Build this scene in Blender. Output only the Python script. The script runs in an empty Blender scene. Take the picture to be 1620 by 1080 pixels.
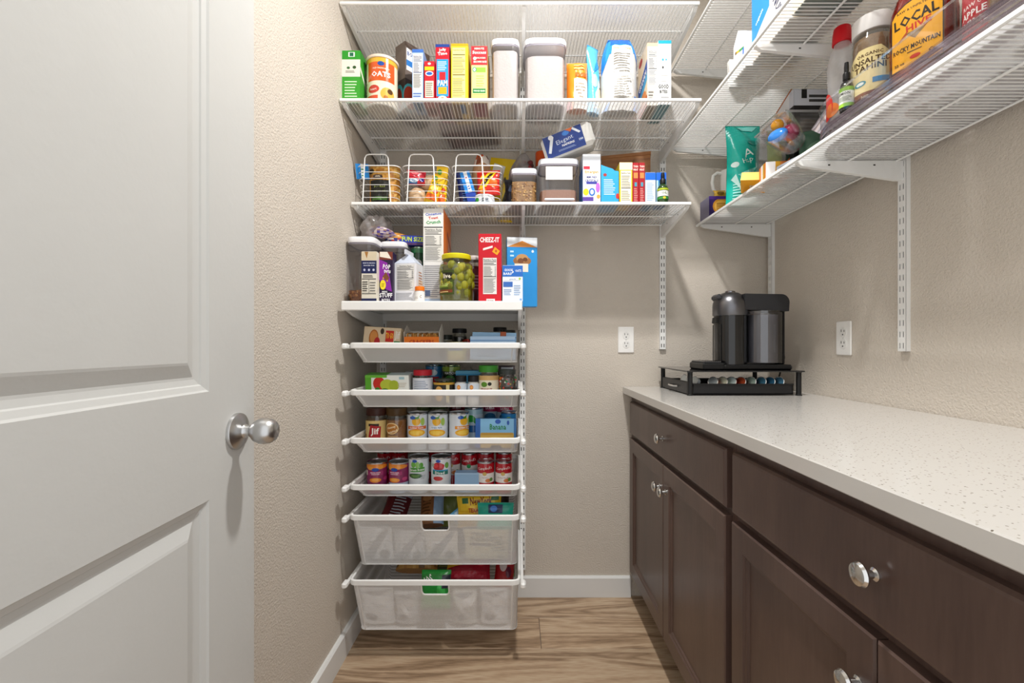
import bpy, bmesh, math, random
from mathutils import Vector, Matrix, Euler
R = random.Random(7)
pi = math.pi
sc = bpy.context.scene
COL = sc.collection
# ---------------------------------------------------------------- camera, world, lights, exposure
F, VX, VY, EYE = 720.0, 818.0, 546.0, 1.10          # focal length (px), vanishing point, eye height (m)
cam_d = bpy.data.cameras.new('camera'); cam = bpy.data.objects.new('camera', cam_d); COL.objects.link(cam)
cam.location = (0, 0, EYE); cam.rotation_euler = (pi/2, 0, 0)
cam_d.sensor_width = 36; cam_d.lens = 36*F/1620; cam_d.clip_start = .01
cam_d.shift_x = -(VX-810)/1620; cam_d.shift_y = (VY-540)/1620
sc.camera = cam
sc.view_settings.view_transform = 'Standard'; sc.view_settings.look = 'None'
sc.view_settings.exposure = .2; sc.view_settings.gamma = 1.0; sc.view_settings.use_curve_mapping = False
w = bpy.data.worlds.new('hall_light'); sc.world = w; w.use_nodes = True
w.node_tree.nodes['Background'].inputs[0].default_value = (.98, .99, 1.0, 1)
w.node_tree.nodes['Background'].inputs[1].default_value = 1.05
def lamp(name, loc, size, power, col, rot=(0, 0, 0)):
    d = bpy.data.lights.new(name, 'AREA'); d.shape = 'DISK'; d.size = size; d.energy = power; d.color = col
    o = bpy.data.objects.new(name, d); o.location = loc; o.rotation_euler = rot; COL.objects.link(o); return o
lamp('ceiling_lamp', (.23, .95, 2.66), .11, 27.5, (1, .985, .96))

# ---------------------------------------------------------------- helpers
def lin(h):
    if not isinstance(h, str): return tuple(h)
    h = NAMED.get(h, h)
    o = []
    for i in (0, 2, 4):
        v = int(h[i:i+2], 16)/255
        o.append(v/12.92 if v <= .04045 else ((v+.055)/1.055)**2.4)
    return (o[0], o[1], o[2], 1)
NAMED = dict(white='f2f1ee', off='e6e2da', black='17171a', dark='2b2b2e', red='c4161d', blue='1f4fa8', sky='4aa8e0', green='3f9a2e',
             yellow='f3c51f', orange='ee7a1c', cream='efe2c2', grey='9a9a9a', navy='1a2350', teal='158a93', brown='5b3420', purple='6a1f8c')
class M:
    """collects coloured shapes and builds them as ONE mesh object"""
    def __init__(s): s.v, s.f, s.c = [], [], []
    def add(s, vs, fs, col):
        n = len(s.v); s.v += [tuple(p) for p in vs]
        many = isinstance(col, list); c1 = None if many else lin(col)
        for i, f in enumerate(fs):
            s.f.append([n+k for k in f]); s.c.append(lin(col[i]) if many else c1)
        return s
    def box(s, x0, x1, y0, y1, z0, z1, col='white', ch=0):
        if x0 > x1: x0, x1 = x1, x0
        if y0 > y1: y0, y1 = y1, y0
        if z0 > z1: z0, z1 = z1, z0
        ch = min(ch, (x1-x0)*.45, (y1-y0)*.45, (z1-z0)*.45)
        if ch <= 0:
            vs = [(x, y, z) for z in (z0, z1) for y in (y0, y1) for x in (x0, x1)]
            return s.add(vs, [(0, 2, 3, 1), (4, 5, 7, 6), (0, 1, 5, 4), (2, 6, 7, 3), (0, 4, 6, 2), (1, 3, 7, 5)], col)
        vs = []; ix = {}
        for a in (0, 1):
            for b in (0, 1):
                for c in (0, 1):
                    for k in range(3):
                        p = [(x0, x1)[a], (y0, y1)[b], (z0, z1)[c]]
                        sg = [1 if q == 0 else -1 for q in (a, b, c)]
                        for j in range(3):
                            if j != k: p[j] += sg[j]*ch
                        ix[a, b, c, k] = len(vs); vs.append(tuple(p))
        fs = []
        for k in range(3):
            o = [j for j in range(3) if j != k]
            for e in (0, 1):
                q = []
                for (m, n) in ((0, 0), (1, 0), (1, 1), (0, 1)):
                    t = [0, 0, 0]; t[k] = e; t[o[0]] = m; t[o[1]] = n; q.append(ix[t[0], t[1], t[2], k])
                fs.append(q)
            for m in (0, 1):
                for n in (0, 1):
                    t0 = [0, 0, 0]; t0[o[0]] = m; t0[o[1]] = n; t1 = list(t0); t1[k] = 1
                    fs.append([ix[(*t0, o[0])], ix[(*t1, o[0])], ix[(*t1, o[1])], ix[(*t0, o[1])]])
        for a in (0, 1):
            for b in (0, 1):
                for c in (0, 1): fs.append([ix[a, b, c, k] for k in range(3)])
        return s.add(vs, fs, col)
    def lathe(s, prof, col='white', n=28, c=(0, 0, 0), mat=None, sx=1, sy=1, cap=True, p=2):
        """prof: [(r, z) or (r, z, colour of the band above)], p>2 gives a squarish section"""
        vs, fs, cs = [], [], []
        for q in prof:
            for i in range(n):
                a = 2*pi*i/n; ca, sa = math.cos(a), math.sin(a)
                k = 1 if p == 2 else (abs(ca)**p+abs(sa)**p)**(-1/p)
                vs.append(Vector((c[0]+q[0]*ca*k*sx, c[1]+q[0]*sa*k*sy, c[2]+q[1])))
        m = len(prof)
        for j in range(m-1):
            cc = prof[j][2] if len(prof[j]) > 2 else col
            for i in range(n):
                fs.append((j*n+i, j*n+(i+1) % n, (j+1)*n+(i+1) % n, (j+1)*n+i)); cs.append(cc)
        if cap:
            if prof[0][0] > 1e-5: fs.append(tuple(range(n))[::-1]); cs.append(prof[0][2] if len(prof[0]) > 2 else col)
            if prof[-1][0] > 1e-5: fs.append(tuple((m-1)*n+i for i in range(n))); cs.append(prof[-1][2] if len(prof[-1]) > 2 else col)
        if mat: vs = [mat @ v for v in vs]
        return s.add(vs, fs, cs)
    def tube(s, pts, r, col='white', n=6, closed=False):
        pts = [Vector(p) for p in pts]; vs, fs = [], []; m = len(pts); prev = None
        for i, p in enumerate(pts):
            if closed: d = pts[(i+1) % m]-pts[i-1]
            else: d = pts[min(i+1, m-1)]-pts[max(i-1, 0)]
            d.normalize()
            if prev is None:
                u = d.cross(Vector((0, 0, 1)))
                if u.length < .01: u = d.cross(Vector((1, 0, 0)))
            else: u = prev-d*prev.dot(d)
            u.normalize(); prev = u; q = d.cross(u)
            rr = r[i] if isinstance(r, (list, tuple)) else r
            for k in range(n):
                a = 2*pi*k/n+pi/n; vs.append(p+(u*math.cos(a)+q*math.sin(a))*rr)
        for i in range(m if closed else m-1):
            for k in range(n):
                a, b = i*n, ((i+1) % m)*n
                fs.append((a+k, a+(k+1) % n, b+(k+1) % n, b+k))
        if not closed: fs += [tuple(range(n))[::-1], tuple((m-1)*n+k for k in range(n))]
        return s.add(vs, fs, col)
    def prism(s, poly, ax, a0, a1, col='white'):
        """polygon in the plane across axis ax ('x': (y,z), 'y': (x,z), 'z': (x,y)), swept a0..a1"""
        k = len(poly); mk = {'x': lambda t, p: (t, p[0], p[1]), 'y': lambda t, p: (p[0], t, p[1]), 'z': lambda t, p: (p[0], p[1], t)}[ax]
        vs = [mk(a0, p) for p in poly]+[mk(a1, p) for p in poly]
        fs = [tuple(range(k))[::-1], tuple(range(k, 2*k))]+[(i, (i+1) % k, k+(i+1) % k, k+i) for i in range(k)]
        return s.add(vs, fs, col)
    def ball(s, c, r, col='white', n=12, m=8, sc3=(1, 1, 1), jit=0, mat=None):
        vs, fs = [], []
        for j in range(m+1):
            t = pi*j/m
            for i in range(n):
                a = 2*pi*i/n; k = 1+(R.uniform(-jit, jit) if 0 < j < m else 0)
                q = Vector((r*k*sc3[0]*math.sin(t)*math.cos(a), r*k*sc3[1]*math.sin(t)*math.sin(a), r*k*sc3[2]*math.cos(t)))
                if mat: q = mat @ q
                vs.append(q+Vector(c))
        for j in range(m):
            for i in range(n): fs.append((j*n+i, j*n+(i+1) % n, (j+1)*n+(i+1) % n, (j+1)*n+i)[::-1])
        return s.add(vs, fs, col)
    def surf(s, fn, nu, nv, col='white'):
        """grid surface fn(i/nu, j/nv); col may be a function of (u, v)"""
        vs = [fn(i/nu, j/nv) for j in range(nv+1) for i in range(nu+1)]; fs, cs = [], []
        for j in range(nv):
            for i in range(nu):
                a = j*(nu+1)+i; fs.append((a, a+1, a+nu+2, a+nu+1)); cs.append(col((i+.5)/nu, (j+.5)/nv) if callable(col) else col)
        return s.add(vs, fs, cs)
    def build(s, name, mat, parent=None, loc=None, rot=None, sharp=32):
        me = bpy.data.meshes.new(name); me.from_pydata(s.v, [], s.f); me.materials.append(MAT[mat])
        at = me.color_attributes.new('Col', 'FLOAT_COLOR', 'CORNER'); buf = []
        for f, c in zip(s.f, s.c): buf += list(c)*len(f)
        at.data.foreach_set('color', buf)
        bm = bmesh.new(); bm.from_mesh(me); bmesh.ops.recalc_face_normals(bm, faces=bm.faces); bm.to_mesh(me); bm.free()
        if sharp:
            me.polygons.foreach_set('use_smooth', [True]*len(me.polygons)); me.set_sharp_from_angle(angle=math.radians(sharp))
        return put(name, me, parent, loc, rot)
def put(name, data, parent=None, loc=None, rot=None):
    o = bpy.data.objects.new(name, data); COL.objects.link(o)
    if parent: o.parent = parent
    if loc is not None: o.location = loc
    if rot is not None: o.rotation_euler = rot
    return o
def tag(o, label, cat, group=None):
    o['label'] = label; o['category'] = cat
    if group: o['group'] = group
    return o
def empty(name, loc=(0, 0, 0), rot=(0, 0, 0)):
    o = put(name, None, None, loc, rot); o.empty_display_size = .05; return o
def dup(o, parent=None):
    c = o.copy(); COL.objects.link(c)
    if parent: c.parent = parent
    for k in list(o.children): dup(k, c)
    return c
def struct(o): o['kind'] = 'structure'; return o

# ---------------------------------------------------------------- materials
MAT = {}
def new_mat(name):
    m = bpy.data.materials.new(name); m.use_nodes = True; MAT[name] = m
    nt = m.node_tree; b = nt.nodes['Principled BSDF']
    return m, nt, b
def N(nt, typ, **kw):
    n = nt.nodes.new(typ)
    for k, v in kw.items():
        if hasattr(n, k): setattr(n, k, v)
    return n
def noise(nt, scale, detail=2, coord='Object', vec=(1, 1, 1), rough=.5):
    tc = N(nt, 'ShaderNodeTexCoord'); mp = N(nt, 'ShaderNodeMapping'); mp.inputs['Scale'].default_value = vec
    n = N(nt, 'ShaderNodeTexNoise'); n.inputs['Scale'].default_value = scale; n.inputs['Detail'].default_value = detail; n.inputs['Roughness'].default_value = rough
    nt.links.new(tc.outputs[coord], mp.inputs[0]); nt.links.new(mp.outputs[0], n.inputs[0]); return n
def bump(nt, b, src, strength, dist):
    bp = N(nt, 'ShaderNodeBump'); bp.inputs['Strength'].default_value = strength; bp.inputs['Distance'].default_value = dist
    nt.links.new(src, bp.inputs['Height']); nt.links.new(bp.outputs[0], b.inputs['Normal'])
def coloured(name, rough, metal=0, coat=0, nscale=40, namp=.05, bmp=None, spec=.5):
    """base colour from the Col attribute, slightly mottled"""
    m, nt, b = new_mat(name)
    a = N(nt, 'ShaderNodeVertexColor'); a.layer_name = 'Col'
    n = noise(nt, nscale); mx = N(nt, 'ShaderNodeMixRGB'); mx.blend_type = 'MULTIPLY'; mx.inputs[0].default_value = 1
    rp = N(nt, 'ShaderNodeMapRange'); rp.inputs[3].default_value = 1-namp; rp.inputs[4].default_value = 1+namp*.4
    nt.links.new(n.outputs[0], rp.inputs[0]); nt.links.new(a.outputs[0], mx.inputs[1]); nt.links.new(rp.outputs[0], mx.inputs[2])
    nt.links.new(mx.outputs[0], b.inputs['Base Color'])
    b.inputs['Roughness'].default_value = rough; b.inputs['Metallic'].default_value = metal; b.inputs['Coat Weight'].default_value = coat
    b.inputs['Specular IOR Level'].default_value = spec
    if bmp: bump(nt, b, noise(nt, bmp[0], 3).outputs[0], bmp[1], bmp[2])
    return b
coloured('card', .42, spec=.35); coloured('film', .26, bmp=(60, .35, .004)); coloured('plastic', .38, spec=.3); coloured('gloss', .12, coat=.3)
coloured('rough', .8, bmp=(150, .4, .003), spec=.2); coloured('chrome', .16, 1, namp=.02); coloured('nickel', .3, 1, namp=.08, nscale=15)
coloured('enamel', .38, namp=.02, spec=.4); coloured('food', .5, bmp=(120, .5, .003), nscale=120, namp=.35)
def wall_mat(name, col, scale, strength, dist, rough=.75):
    m, nt, b = new_mat(name); n = noise(nt, 6, 3); rp = N(nt, 'ShaderNodeValToRGB')
    c = lin(col); rp.color_ramp.elements[0].color = (*[x*.96 for x in c[:3]], 1); rp.color_ramp.elements[1].color = (*[min(1, x*1.03) for x in c[:3]], 1)
    nt.links.new(n.outputs[0], rp.inputs[0]); nt.links.new(rp.outputs[0], b.inputs['Base Color']); b.inputs['Roughness'].default_value = rough
    b.inputs['Specular IOR Level'].default_value = .25
    bump(nt, b, noise(nt, scale, 2.5, rough=.55).outputs[0], strength, dist)
wall_mat('wall_paint', 'd0c7bb', 185, .55, .006); wall_mat('ceiling_paint', 'e8e6e1', 120, .5, .005)
wall_mat('trim_paint', 'e3e3e1', 30, .03, .002, .4); wall_mat('door_paint', 'c9c9c6', 60, .12, .003, .45)
def wood_mat(name, cols, scale, stretch, rough, bmp, ring=6):
    m, nt, b = new_mat(name); oi = N(nt, 'ShaderNodeObjectInfo'); tc = N(nt, 'ShaderNodeTexCoord'); mp = N(nt, 'ShaderNodeMapping')
    mp.inputs['Scale'].default_value = stretch
    va = N(nt, 'ShaderNodeVectorMath'); va.operation = 'ADD'; vm = N(nt, 'ShaderNodeVectorMath'); vm.operation = 'SCALE'; vm.inputs['Scale'].default_value = 37
    cb = N(nt, 'ShaderNodeCombineXYZ')
    for i in range(3): nt.links.new(oi.outputs['Random'], cb.inputs[i])
    nt.links.new(cb.outputs[0], vm.inputs[0]); nt.links.new(tc.outputs['Object'], va.inputs[0]); nt.links.new(vm.outputs[0], va.inputs[1]); nt.links.new(va.outputs[0], mp.inputs[0])
    n1 = N(nt, 'ShaderNodeTexNoise'); n1.inputs['Scale'].default_value = scale; n1.inputs['Detail'].default_value = 3; n1.inputs['Distortion'].default_value = .6
    nt.links.new(mp.outputs[0], n1.inputs[0])
    mu = N(nt, 'ShaderNodeMath'); mu.operation = 'MULTIPLY'; mu.inputs[1].default_value = ring; fr = N(nt, 'ShaderNodeMath'); fr.operation = 'PINGPONG'; fr.inputs[1].default_value = 1
    nt.links.new(n1.outputs[0], mu.inputs[0]); nt.links.new(mu.outputs[0], fr.inputs[0])
    mp2 = N(nt, 'ShaderNodeMapping'); mp2.inputs['Scale'].default_value = tuple(q*6 for q in stretch); nt.links.new(va.outputs[0], mp2.inputs[0])
    n2 = N(nt, 'ShaderNodeTexNoise'); n2.inputs['Scale'].default_value = scale*3; n2.inputs['Detail'].default_value = 5; nt.links.new(mp2.outputs[0], n2.inputs[0])
    mx = N(nt, 'ShaderNodeMath'); mx.operation = 'MULTIPLY_ADD'; mx.inputs[1].default_value = .45; nt.links.new(fr.outputs[0], mx.inputs[0])
    m3 = N(nt, 'ShaderNodeMath'); m3.operation = 'MULTIPLY'; m3.inputs[1].default_value = .6; nt.links.new(n2.outputs[0], m3.inputs[0]); nt.links.new(m3.outputs[0], mx.inputs[2])
    rp = N(nt, 'ShaderNodeValToRGB'); e = rp.color_ramp.elements; e[0].position = .15; e[1].position = .85; e[0].color = lin(cols[0]); e[1].color = lin(cols[-1])
    for i, q in enumerate(cols[1:-1]):
        z = e.new(.15+.7*(i+1)/(len(cols)-1)); z.color = lin(q)
    nt.links.new(mx.outputs[0], rp.inputs[0])
    hv = N(nt, 'ShaderNodeHueSaturation'); r2 = N(nt, 'ShaderNodeMapRange'); r2.inputs[3].default_value = .88; r2.inputs[4].default_value = 1.05
    nt.links.new(oi.outputs['Random'], r2.inputs[0]); nt.links.new(r2.outputs[0], hv.inputs['Value']); nt.links.new(rp.outputs[0], hv.inputs['Color'])
    nt.links.new(hv.outputs[0], b.inputs['Base Color']); b.inputs['Roughness'].default_value = rough; bump(nt, b, mx.outputs[0], bmp, .002)
wood_mat('floor_wood', ['745d47', '9d8267', 'bda184', 'cfb99c'], 2.2, (.55, 5.5, 5.5), .42, .12, 10)
wood_mat('cabinet_wood', ['4b3934', '56433c', '614d45'], 2, (4, 4, .5), .33, .05, 3)
wood_mat('box_wood', ['6b3d1a', '8d5826', 'a06a33'], 4, (.6, 5, 5), .5, .1, 5)
def clear_mat(name, tint, gloss=.1, body=None, bodymix=0., rough=.05):
    """see-through plastic or glass: tinted transparency, fresnel gloss, optional milky body"""
    m = bpy.data.materials.new(name); m.use_nodes = True; MAT[name] = m; nt = m.node_tree; nt.nodes.clear()
    out = N(nt, 'ShaderNodeOutputMaterial'); tr = N(nt, 'ShaderNodeBsdfTransparent'); tr.inputs[0].default_value = lin(tint)
    gl = N(nt, 'ShaderNodeBsdfGlossy'); gl.inputs['Roughness'].default_value = rough; gl.inputs[0].default_value = (1, 1, 1, 1)
    lw = N(nt, 'ShaderNodeLayerWeight'); lw.inputs[0].default_value = .35; ma = N(nt, 'ShaderNodeMath'); ma.operation = 'MULTIPLY_ADD'
    ma.inputs[1].default_value = gloss*3; ma.inputs[2].default_value = gloss*.35; nt.links.new(lw.outputs['Fresnel'], ma.inputs[0]); ma.use_clamp = True
    mx = N(nt, 'ShaderNodeMixShader'); nt.links.new(ma.outputs[0], mx.inputs[0]); nt.links.new(tr.outputs[0], mx.inputs[1]); nt.links.new(gl.outputs[0], mx.inputs[2])
    last = mx
    if body:
        d = N(nt, 'ShaderNodeBsdfDiffuse'); d.inputs[0].default_value = lin(body); t = N(nt, 'ShaderNodeBsdfTranslucent'); t.inputs[0].default_value = lin(body)
        ad = N(nt, 'ShaderNodeMixShader'); ad.inputs[0].default_value = .5; nt.links.new(d.outputs[0], ad.inputs[1]); nt.links.new(t.outputs[0], ad.inputs[2])
        n = noise(nt, 90, 2); r = N(nt, 'ShaderNodeMapRange'); r.inputs[3].default_value = max(0, bodymix-.04); r.inputs[4].default_value = min(1, bodymix+.04)
        nt.links.new(n.outputs[0], r.inputs[0]); m2 = N(nt, 'ShaderNodeMixShader'); nt.links.new(r.outputs[0], m2.inputs[0]); nt.links.new(mx.outputs[0], m2.inputs[1]); nt.links.new(ad.outputs[0], m2.inputs[2]); last = m2
    nt.links.new(last.outputs[0], out.inputs[0])
clear_mat('clear', 'fafafc', .12); clear_mat('glass', 'f4f8f4', .16, rough=.03); clear_mat('liner', 'ffffff', .05, 'ececec', .36, .2)
clear_mat('smoky', 'cfc6cc', .2, 'b8aeb6', .12); clear_mat('wrap', 'f4f4f6', .35, 'd8d2d0', .34, .16); clear_mat('amber', 'd8742a', .13); clear_mat('milky', 'fafafa', .14, 'f6f6f8', .42)
clear_mat('tinted', 'b4b4ba', .24)
def mesh_mat():
    """woven white metal mesh: fine holes let light through"""
    m = bpy.data.materials.new('drawer_mesh'); m.use_nodes = True; MAT['drawer_mesh'] = m; nt = m.node_tree; b = nt.nodes['Principled BSDF']
    b.inputs['Base Color'].default_value = lin('fafafa'); b.inputs['Roughness'].default_value = .5
    tc = N(nt, 'ShaderNodeTexCoord'); tr = N(nt, 'ShaderNodeBsdfTransparent'); mx = N(nt, 'ShaderNodeMixShader')
    vo = N(nt, 'ShaderNodeTexVoronoi'); vo.inputs['Scale'].default_value = 560; vo.inputs['Randomness'].default_value = 0; nt.links.new(tc.outputs['Object'], vo.inputs[0])
    ls = N(nt, 'ShaderNodeMath'); ls.operation = 'LESS_THAN'; ls.inputs[1].default_value = .5; nt.links.new(vo.outputs['Distance'], ls.inputs[0])
    ml = N(nt, 'ShaderNodeMath'); ml.operation = 'MULTIPLY'; ml.inputs[1].default_value = .74; nt.links.new(ls.outputs[0], ml.inputs[0])
    o = nt.nodes['Material Output']; nt.links.new(ml.outputs[0], mx.inputs[0]); nt.links.new(b.outputs[0], mx.inputs[1]); nt.links.new(tr.outputs[0], mx.inputs[2]); nt.links.new(mx.outputs[0], o.inputs[0])
mesh_mat()
def quartz_mat():
    m, nt, b = new_mat('quartz'); vo = N(nt, 'ShaderNodeTexVoronoi'); vo.inputs['Scale'].default_value = 240; tc = N(nt, 'ShaderNodeTexCoord'); nt.links.new(tc.outputs['Object'], vo.inputs[0])
    sep = N(nt, 'ShaderNodeSeparateColor'); nt.links.new(vo.outputs['Color'], sep.inputs[0])
    g = N(nt, 'ShaderNodeMath'); g.operation = 'GREATER_THAN'; g.inputs[1].default_value = .77; nt.links.new(sep.outputs[0], g.inputs[0])
    l = N(nt, 'ShaderNodeMath'); l.operation = 'LESS_THAN'; l.inputs[1].default_value = .34; nt.links.new(vo.outputs['Distance'], l.inputs[0])
    a = N(nt, 'ShaderNodeMath'); a.operation = 'MULTIPLY'; nt.links.new(g.outputs[0], a.inputs[0]); nt.links.new(l.outputs[0], a.inputs[1])
    rp = N(nt, 'ShaderNodeValToRGB'); rp.color_ramp.elements[0].color = lin('6d6458'); rp.color_ramp.elements[1].color = lin('c9c4ba'); nt.links.new(sep.outputs[1], rp.inputs[0])
    mx = N(nt, 'ShaderNodeMixRGB'); mx.inputs[1].default_value = lin('cdcac5'); nt.links.new(a.outputs[0], mx.inputs[0]); nt.links.new(rp.outputs[0], mx.inputs[2]); nt.links.new(mx.outputs[0], b.inputs['Base Color'])
    b.inputs['Roughness'].default_value = .16
quartz_mat()
# ---------------------------------------------------------------- room shell
XL, XR, YB, YF, ZC = -.617, 1.10, 2.0, -.35, 2.73
def slab(name, x0, x1, y0, y1, z0, z1, mat): return struct(M().box(x0, x1, y0, y1, z0, z1).build(name, mat, sharp=0))
slab('wall_left', XL-.1, XL, YF, YB, 0, ZC, 'wall_paint')
slab('wall_right', XR, XR+.1, YF, YB, 0, ZC, 'wall_paint')
slab('wall_back', XL-.1, XR+.1, YB, YB+.1, 0, ZC, 'wall_paint')
slab('ceiling', XL-.1, XR+.1, YF, YB+.1, ZC, ZC+.08, 'ceiling_paint')
fl = slab('floor', XL-.1, XR+.1, YF, YB+.1, -.05, -.012, 'rough')
rows = 0; y1 = 2.026
prng = random.Random(3)
while y1 > YF+.1:
    y0 = max(y1-.187, YF); cuts = [XL]
    first = (818-0, .15)
    x = {0: -.3, 1: .088, 2: .72}.get(rows, XL+prng.uniform(.2, 1.2))
    cuts += [x] if XL+.05 < x < XR-.05 else []
    cuts.append(XR)
    for a, b in zip(cuts, cuts[1:]):
        p = M().box(a+.0008-(a+b)/2, b-.0008-(a+b)/2, -(min(y1, YB)-y0)/2+.0006, (min(y1, YB)-y0)/2-.0006, -.011, 0, 'white', .0012).build('plank', 'floor_wood', fl, ((a+b)/2, (min(y1, YB)+y0)/2, 0), sharp=0)
    y1 -= .187; rows += 1
def baseboard(name, pts):
    m = M(); prof = [(0, 0), (.014, 0), (.014, .082), (.009, .09), (0, .09)]
    return m
struct(M().prism([(YB, 0), (YB-.014, 0), (YB-.014, .083), (YB-.008, .09), (YB, .09)], 'x', XL, .497).build('baseboard_back', 'trim_paint', sharp=0))
struct(M().prism([(XL, 0), (XL+.014, 0), (XL+.014, .083), (XL+.008, .09), (XL, .09)], 'y', YF, YB-.014).build('baseboard_left', 'trim_paint', sharp=0))
# ceiling lamp (above the frame)
t = tag(M().lathe([(.14, 0), (.145, .02), (.14, .055)], 'white', c=(.23, .95, 2.668)).build('ceiling_light', 'enamel'), 'round white flush ceiling light above the pantry', 'lamp')
# ---------------------------------------------------------------- door on the left, opened against the wall
th = math.radians(1.6)
door = struct(empty('door_1', (-.524, .877, 0), (0, 0, th)))
# local: face at x=0 looking +x, y along the leaf (free edge at +), z up
DW0, DW1, DH = -.73, .031, 2.03
def door_face(panels):
    m = M(); ys = sorted({DW0, DW1, *[p[0] for p in panels], *[p[1] for p in panels]}); zs = sorted({.01, DH, *[p[2] for p in panels], *[p[3] for p in panels]})
    for i in range(len(ys)-1):
        for j in range(len(zs)-1):
            cy, cz = (ys[i]+ys[i+1])/2, (zs[j]+zs[j+1])/2
            if any(p[0] < cy < p[1] and p[2] < cz < p[3] for p in panels): continue
            m.add([(0, ys[i], zs[j]), (0, ys[i+1], zs[j]), (0, ys[i+1], zs[j+1]), (0, ys[i], zs[j+1])], [(0, 1, 2, 3)], 'white')
    a, b = .0, -.035
    m.add([(a, DW1, .01), (b, DW1, .01), (b, DW1, DH), (a, DW1, DH)], [(0, 1, 2, 3)], 'white')
    m.add([(a, DW0, .01), (b, DW0, .01), (b, DW0, DH), (a, DW0, DH)], [(3, 2, 1, 0)], 'white')
    m.add([(b, DW0, .01), (b, DW1, .01), (b, DW1, DH), (b, DW0, DH)], [(3, 2, 1, 0)], 'white')
    m.add([(a, DW0, DH), (a, DW1, DH), (b, DW1, DH), (b, DW0, DH)], [(0, 1, 2, 3)], 'white')
    m.add([(a, DW0, .01), (a, DW1, .01), (b, DW1, .01), (b, DW0, .01)], [(3, 2, 1, 0)], 'white')
    return m
panels = [(-.62, -.107, .22, .838), (-.62, -.107, 1.022, 1.90)]
door_face(panels).build('door_leaf', 'door_paint', door, sharp=0)
for (a, b, c, d) in panels:
    prof = [(0, 0), (.003, -.003), (.011, -.006), (.013, -.0085), (.022, -.0105), (.026, -.0105), (.046, -.003), (.05, -.002)]
    m = M()
    for (w0, d0), (w1, d1) in zip(prof, prof[1:]):
        o = [(d0, a+w0, c+w0), (d0, b-w0, c+w0), (d0, b-w0, d-w0), (d0, a+w0, d-w0)]
        i = [(d1, a+w1, c+w1), (d1, b-w1, c+w1), (d1, b-w1, d-w1), (d1, a+w1, d-w1)]
        m.add(o+i, [(k, (k+1) % 4, 4+(k+1) % 4, 4+k) for k in range(4)], 'white')
    m.add(i, [(0, 1, 2, 3)], 'white'); m.build('door_panel', 'door_paint', door, sharp=0)
kb = M().lathe([(.034, 0), (.034, .003), (.033, .006), (.027, .0095), (.022, .012), (.013, .016), (.0105, .02), (.0105, .028)], 'c8c8c8', 36, mat=Matrix.Rotation(pi/2, 4, 'Y'))
kn = kb.build('door_knob', 'nickel', door, (0, -.028, .94)); kn['label'] = 'brushed nickel round knob and rose'
M().lathe([(.0105, .026), (.014, .03), (.02, .036), (.0238, .045), (.0245, .053), (.0225, .063), (.018, .07), (.012, .0735), (0, .074)], 'c8c8c8', 36, mat=Matrix.Rotation(pi/2, 4, 'Y')).build('knob_ball', 'nickel', kn)
# ---------------------------------------------------------------- slotted standards
def standard(label, z0, z1, face, at):
    """U channel: front plate with two columns of slots. face 'back' or 'right'"""
    m = M(); W, D = .0255, .0135; g = 'f0f0ee'
    m.box(-W/2, -W/2+.0015, -D, 0, z0, z1, g); m.box(W/2-.0015, W/2, -D, 0, z0, z1, g)
    for a, b in ((-W/2, -.0074), (-.0038, .0038), (.0074, W/2)): m.box(a, b, -D-.001, -D+.001, z0, z1, g)
    z = z0+.008
    m.box(-W/2+.0015, W/2-.0015, -.006, -.004, z0, z1, '4a4844')
    prev = z0
    while z+.016 < z1:
        for s in (-1, 1): m.box(min(s*.0038, s*.0074), max(s*.0038, s*.0074), -D-.001, -D+.001, prev, z, g)
        prev = z+.0155; z += .032
    for s in (-1, 1): m.box(min(s*.0038, s*.0074), max(s*.0038, s*.0074), -D-.001, -D+.001, prev, z1, g)
    r = (0, 0, 0) if face == 'back' else (0, 0, -pi/2)
    loc = (at, YB, 0) if face == 'back' else (XR, at, 0)
    return tag(m.build('slotted_standard', 'enamel', None, loc, r, sharp=0), label, 'shelf standard')
standard('long white slotted standard at the left corner behind the drawers', .05, 2.31, 'back', -.585)
standard('long white slotted standard along the right end of the drawers', .12, 2.31, 'back', .024)
standard('white slotted standard on back wall above the wall outlet', 1.083, 2.31, 'back', .636)
standard('white slotted standard on right wall partly behind the coffee machine', 1.083, 2.31, 'right', 1.955)
standard('nearest white slotted standard on right wall beside the wall outlet', 1.083, 2.31, 'right', 1.285)
# ---------------------------------------------------------------- ventilated wire shelves
def wire_shelf(label, length, depth, brackets, bars, pitch=.0127):
    """local: x along the front, y 0 at the front rail .. depth at the wall, z 0 = top of the wires"""
    root = empty('wire_shelf')
    tag(root, label, 'shelf', 'white ventilated wire shelves')
    m = M(); n = int(length/pitch)
    for i in range(n+1):
        x = (i+.5)*length/(n+1)
        m.tube([(x, .004, -.0016), (x, depth-.004, -.0016)], .0015, 'f2f2f0', 4)
    o = m.build('wires', 'enamel', root); o['kind'] = 'stuff'
    M().box(0, length, -.004, .004, -.0105, .0005, 'f4f4f2', .002).build('front_rail', 'enamel', root)
    for b in bars: M().tube([(.002, b, -.0058), (length-.002, b, -.0058)], .003, 'f2f2f0', 8).build('cross_bar', 'enamel', root)
    for x in brackets:
        pr = [(depth, -.006), (depth, -.06), (depth-.02, -.06), (.02, -.022), (.004, -.012), (.008, -.0065)]
        b = M().prism(pr, 'x', x-.006, x+.006, 'f0f0ee'); bo = b.build('bracket', 'enamel', root, sharp=0)
        for q in (.3, .72): M().box(x-.0063, x+.0063, depth*q, depth*q+.006, -.0205, -.0165, '4a4a48').build('hole', 'rough', bo)
    M().box(.004, length-.004, .012, depth-.01, .0002, .0010, 'white').build('clear_liner', 'liner', root)
    return root
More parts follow.
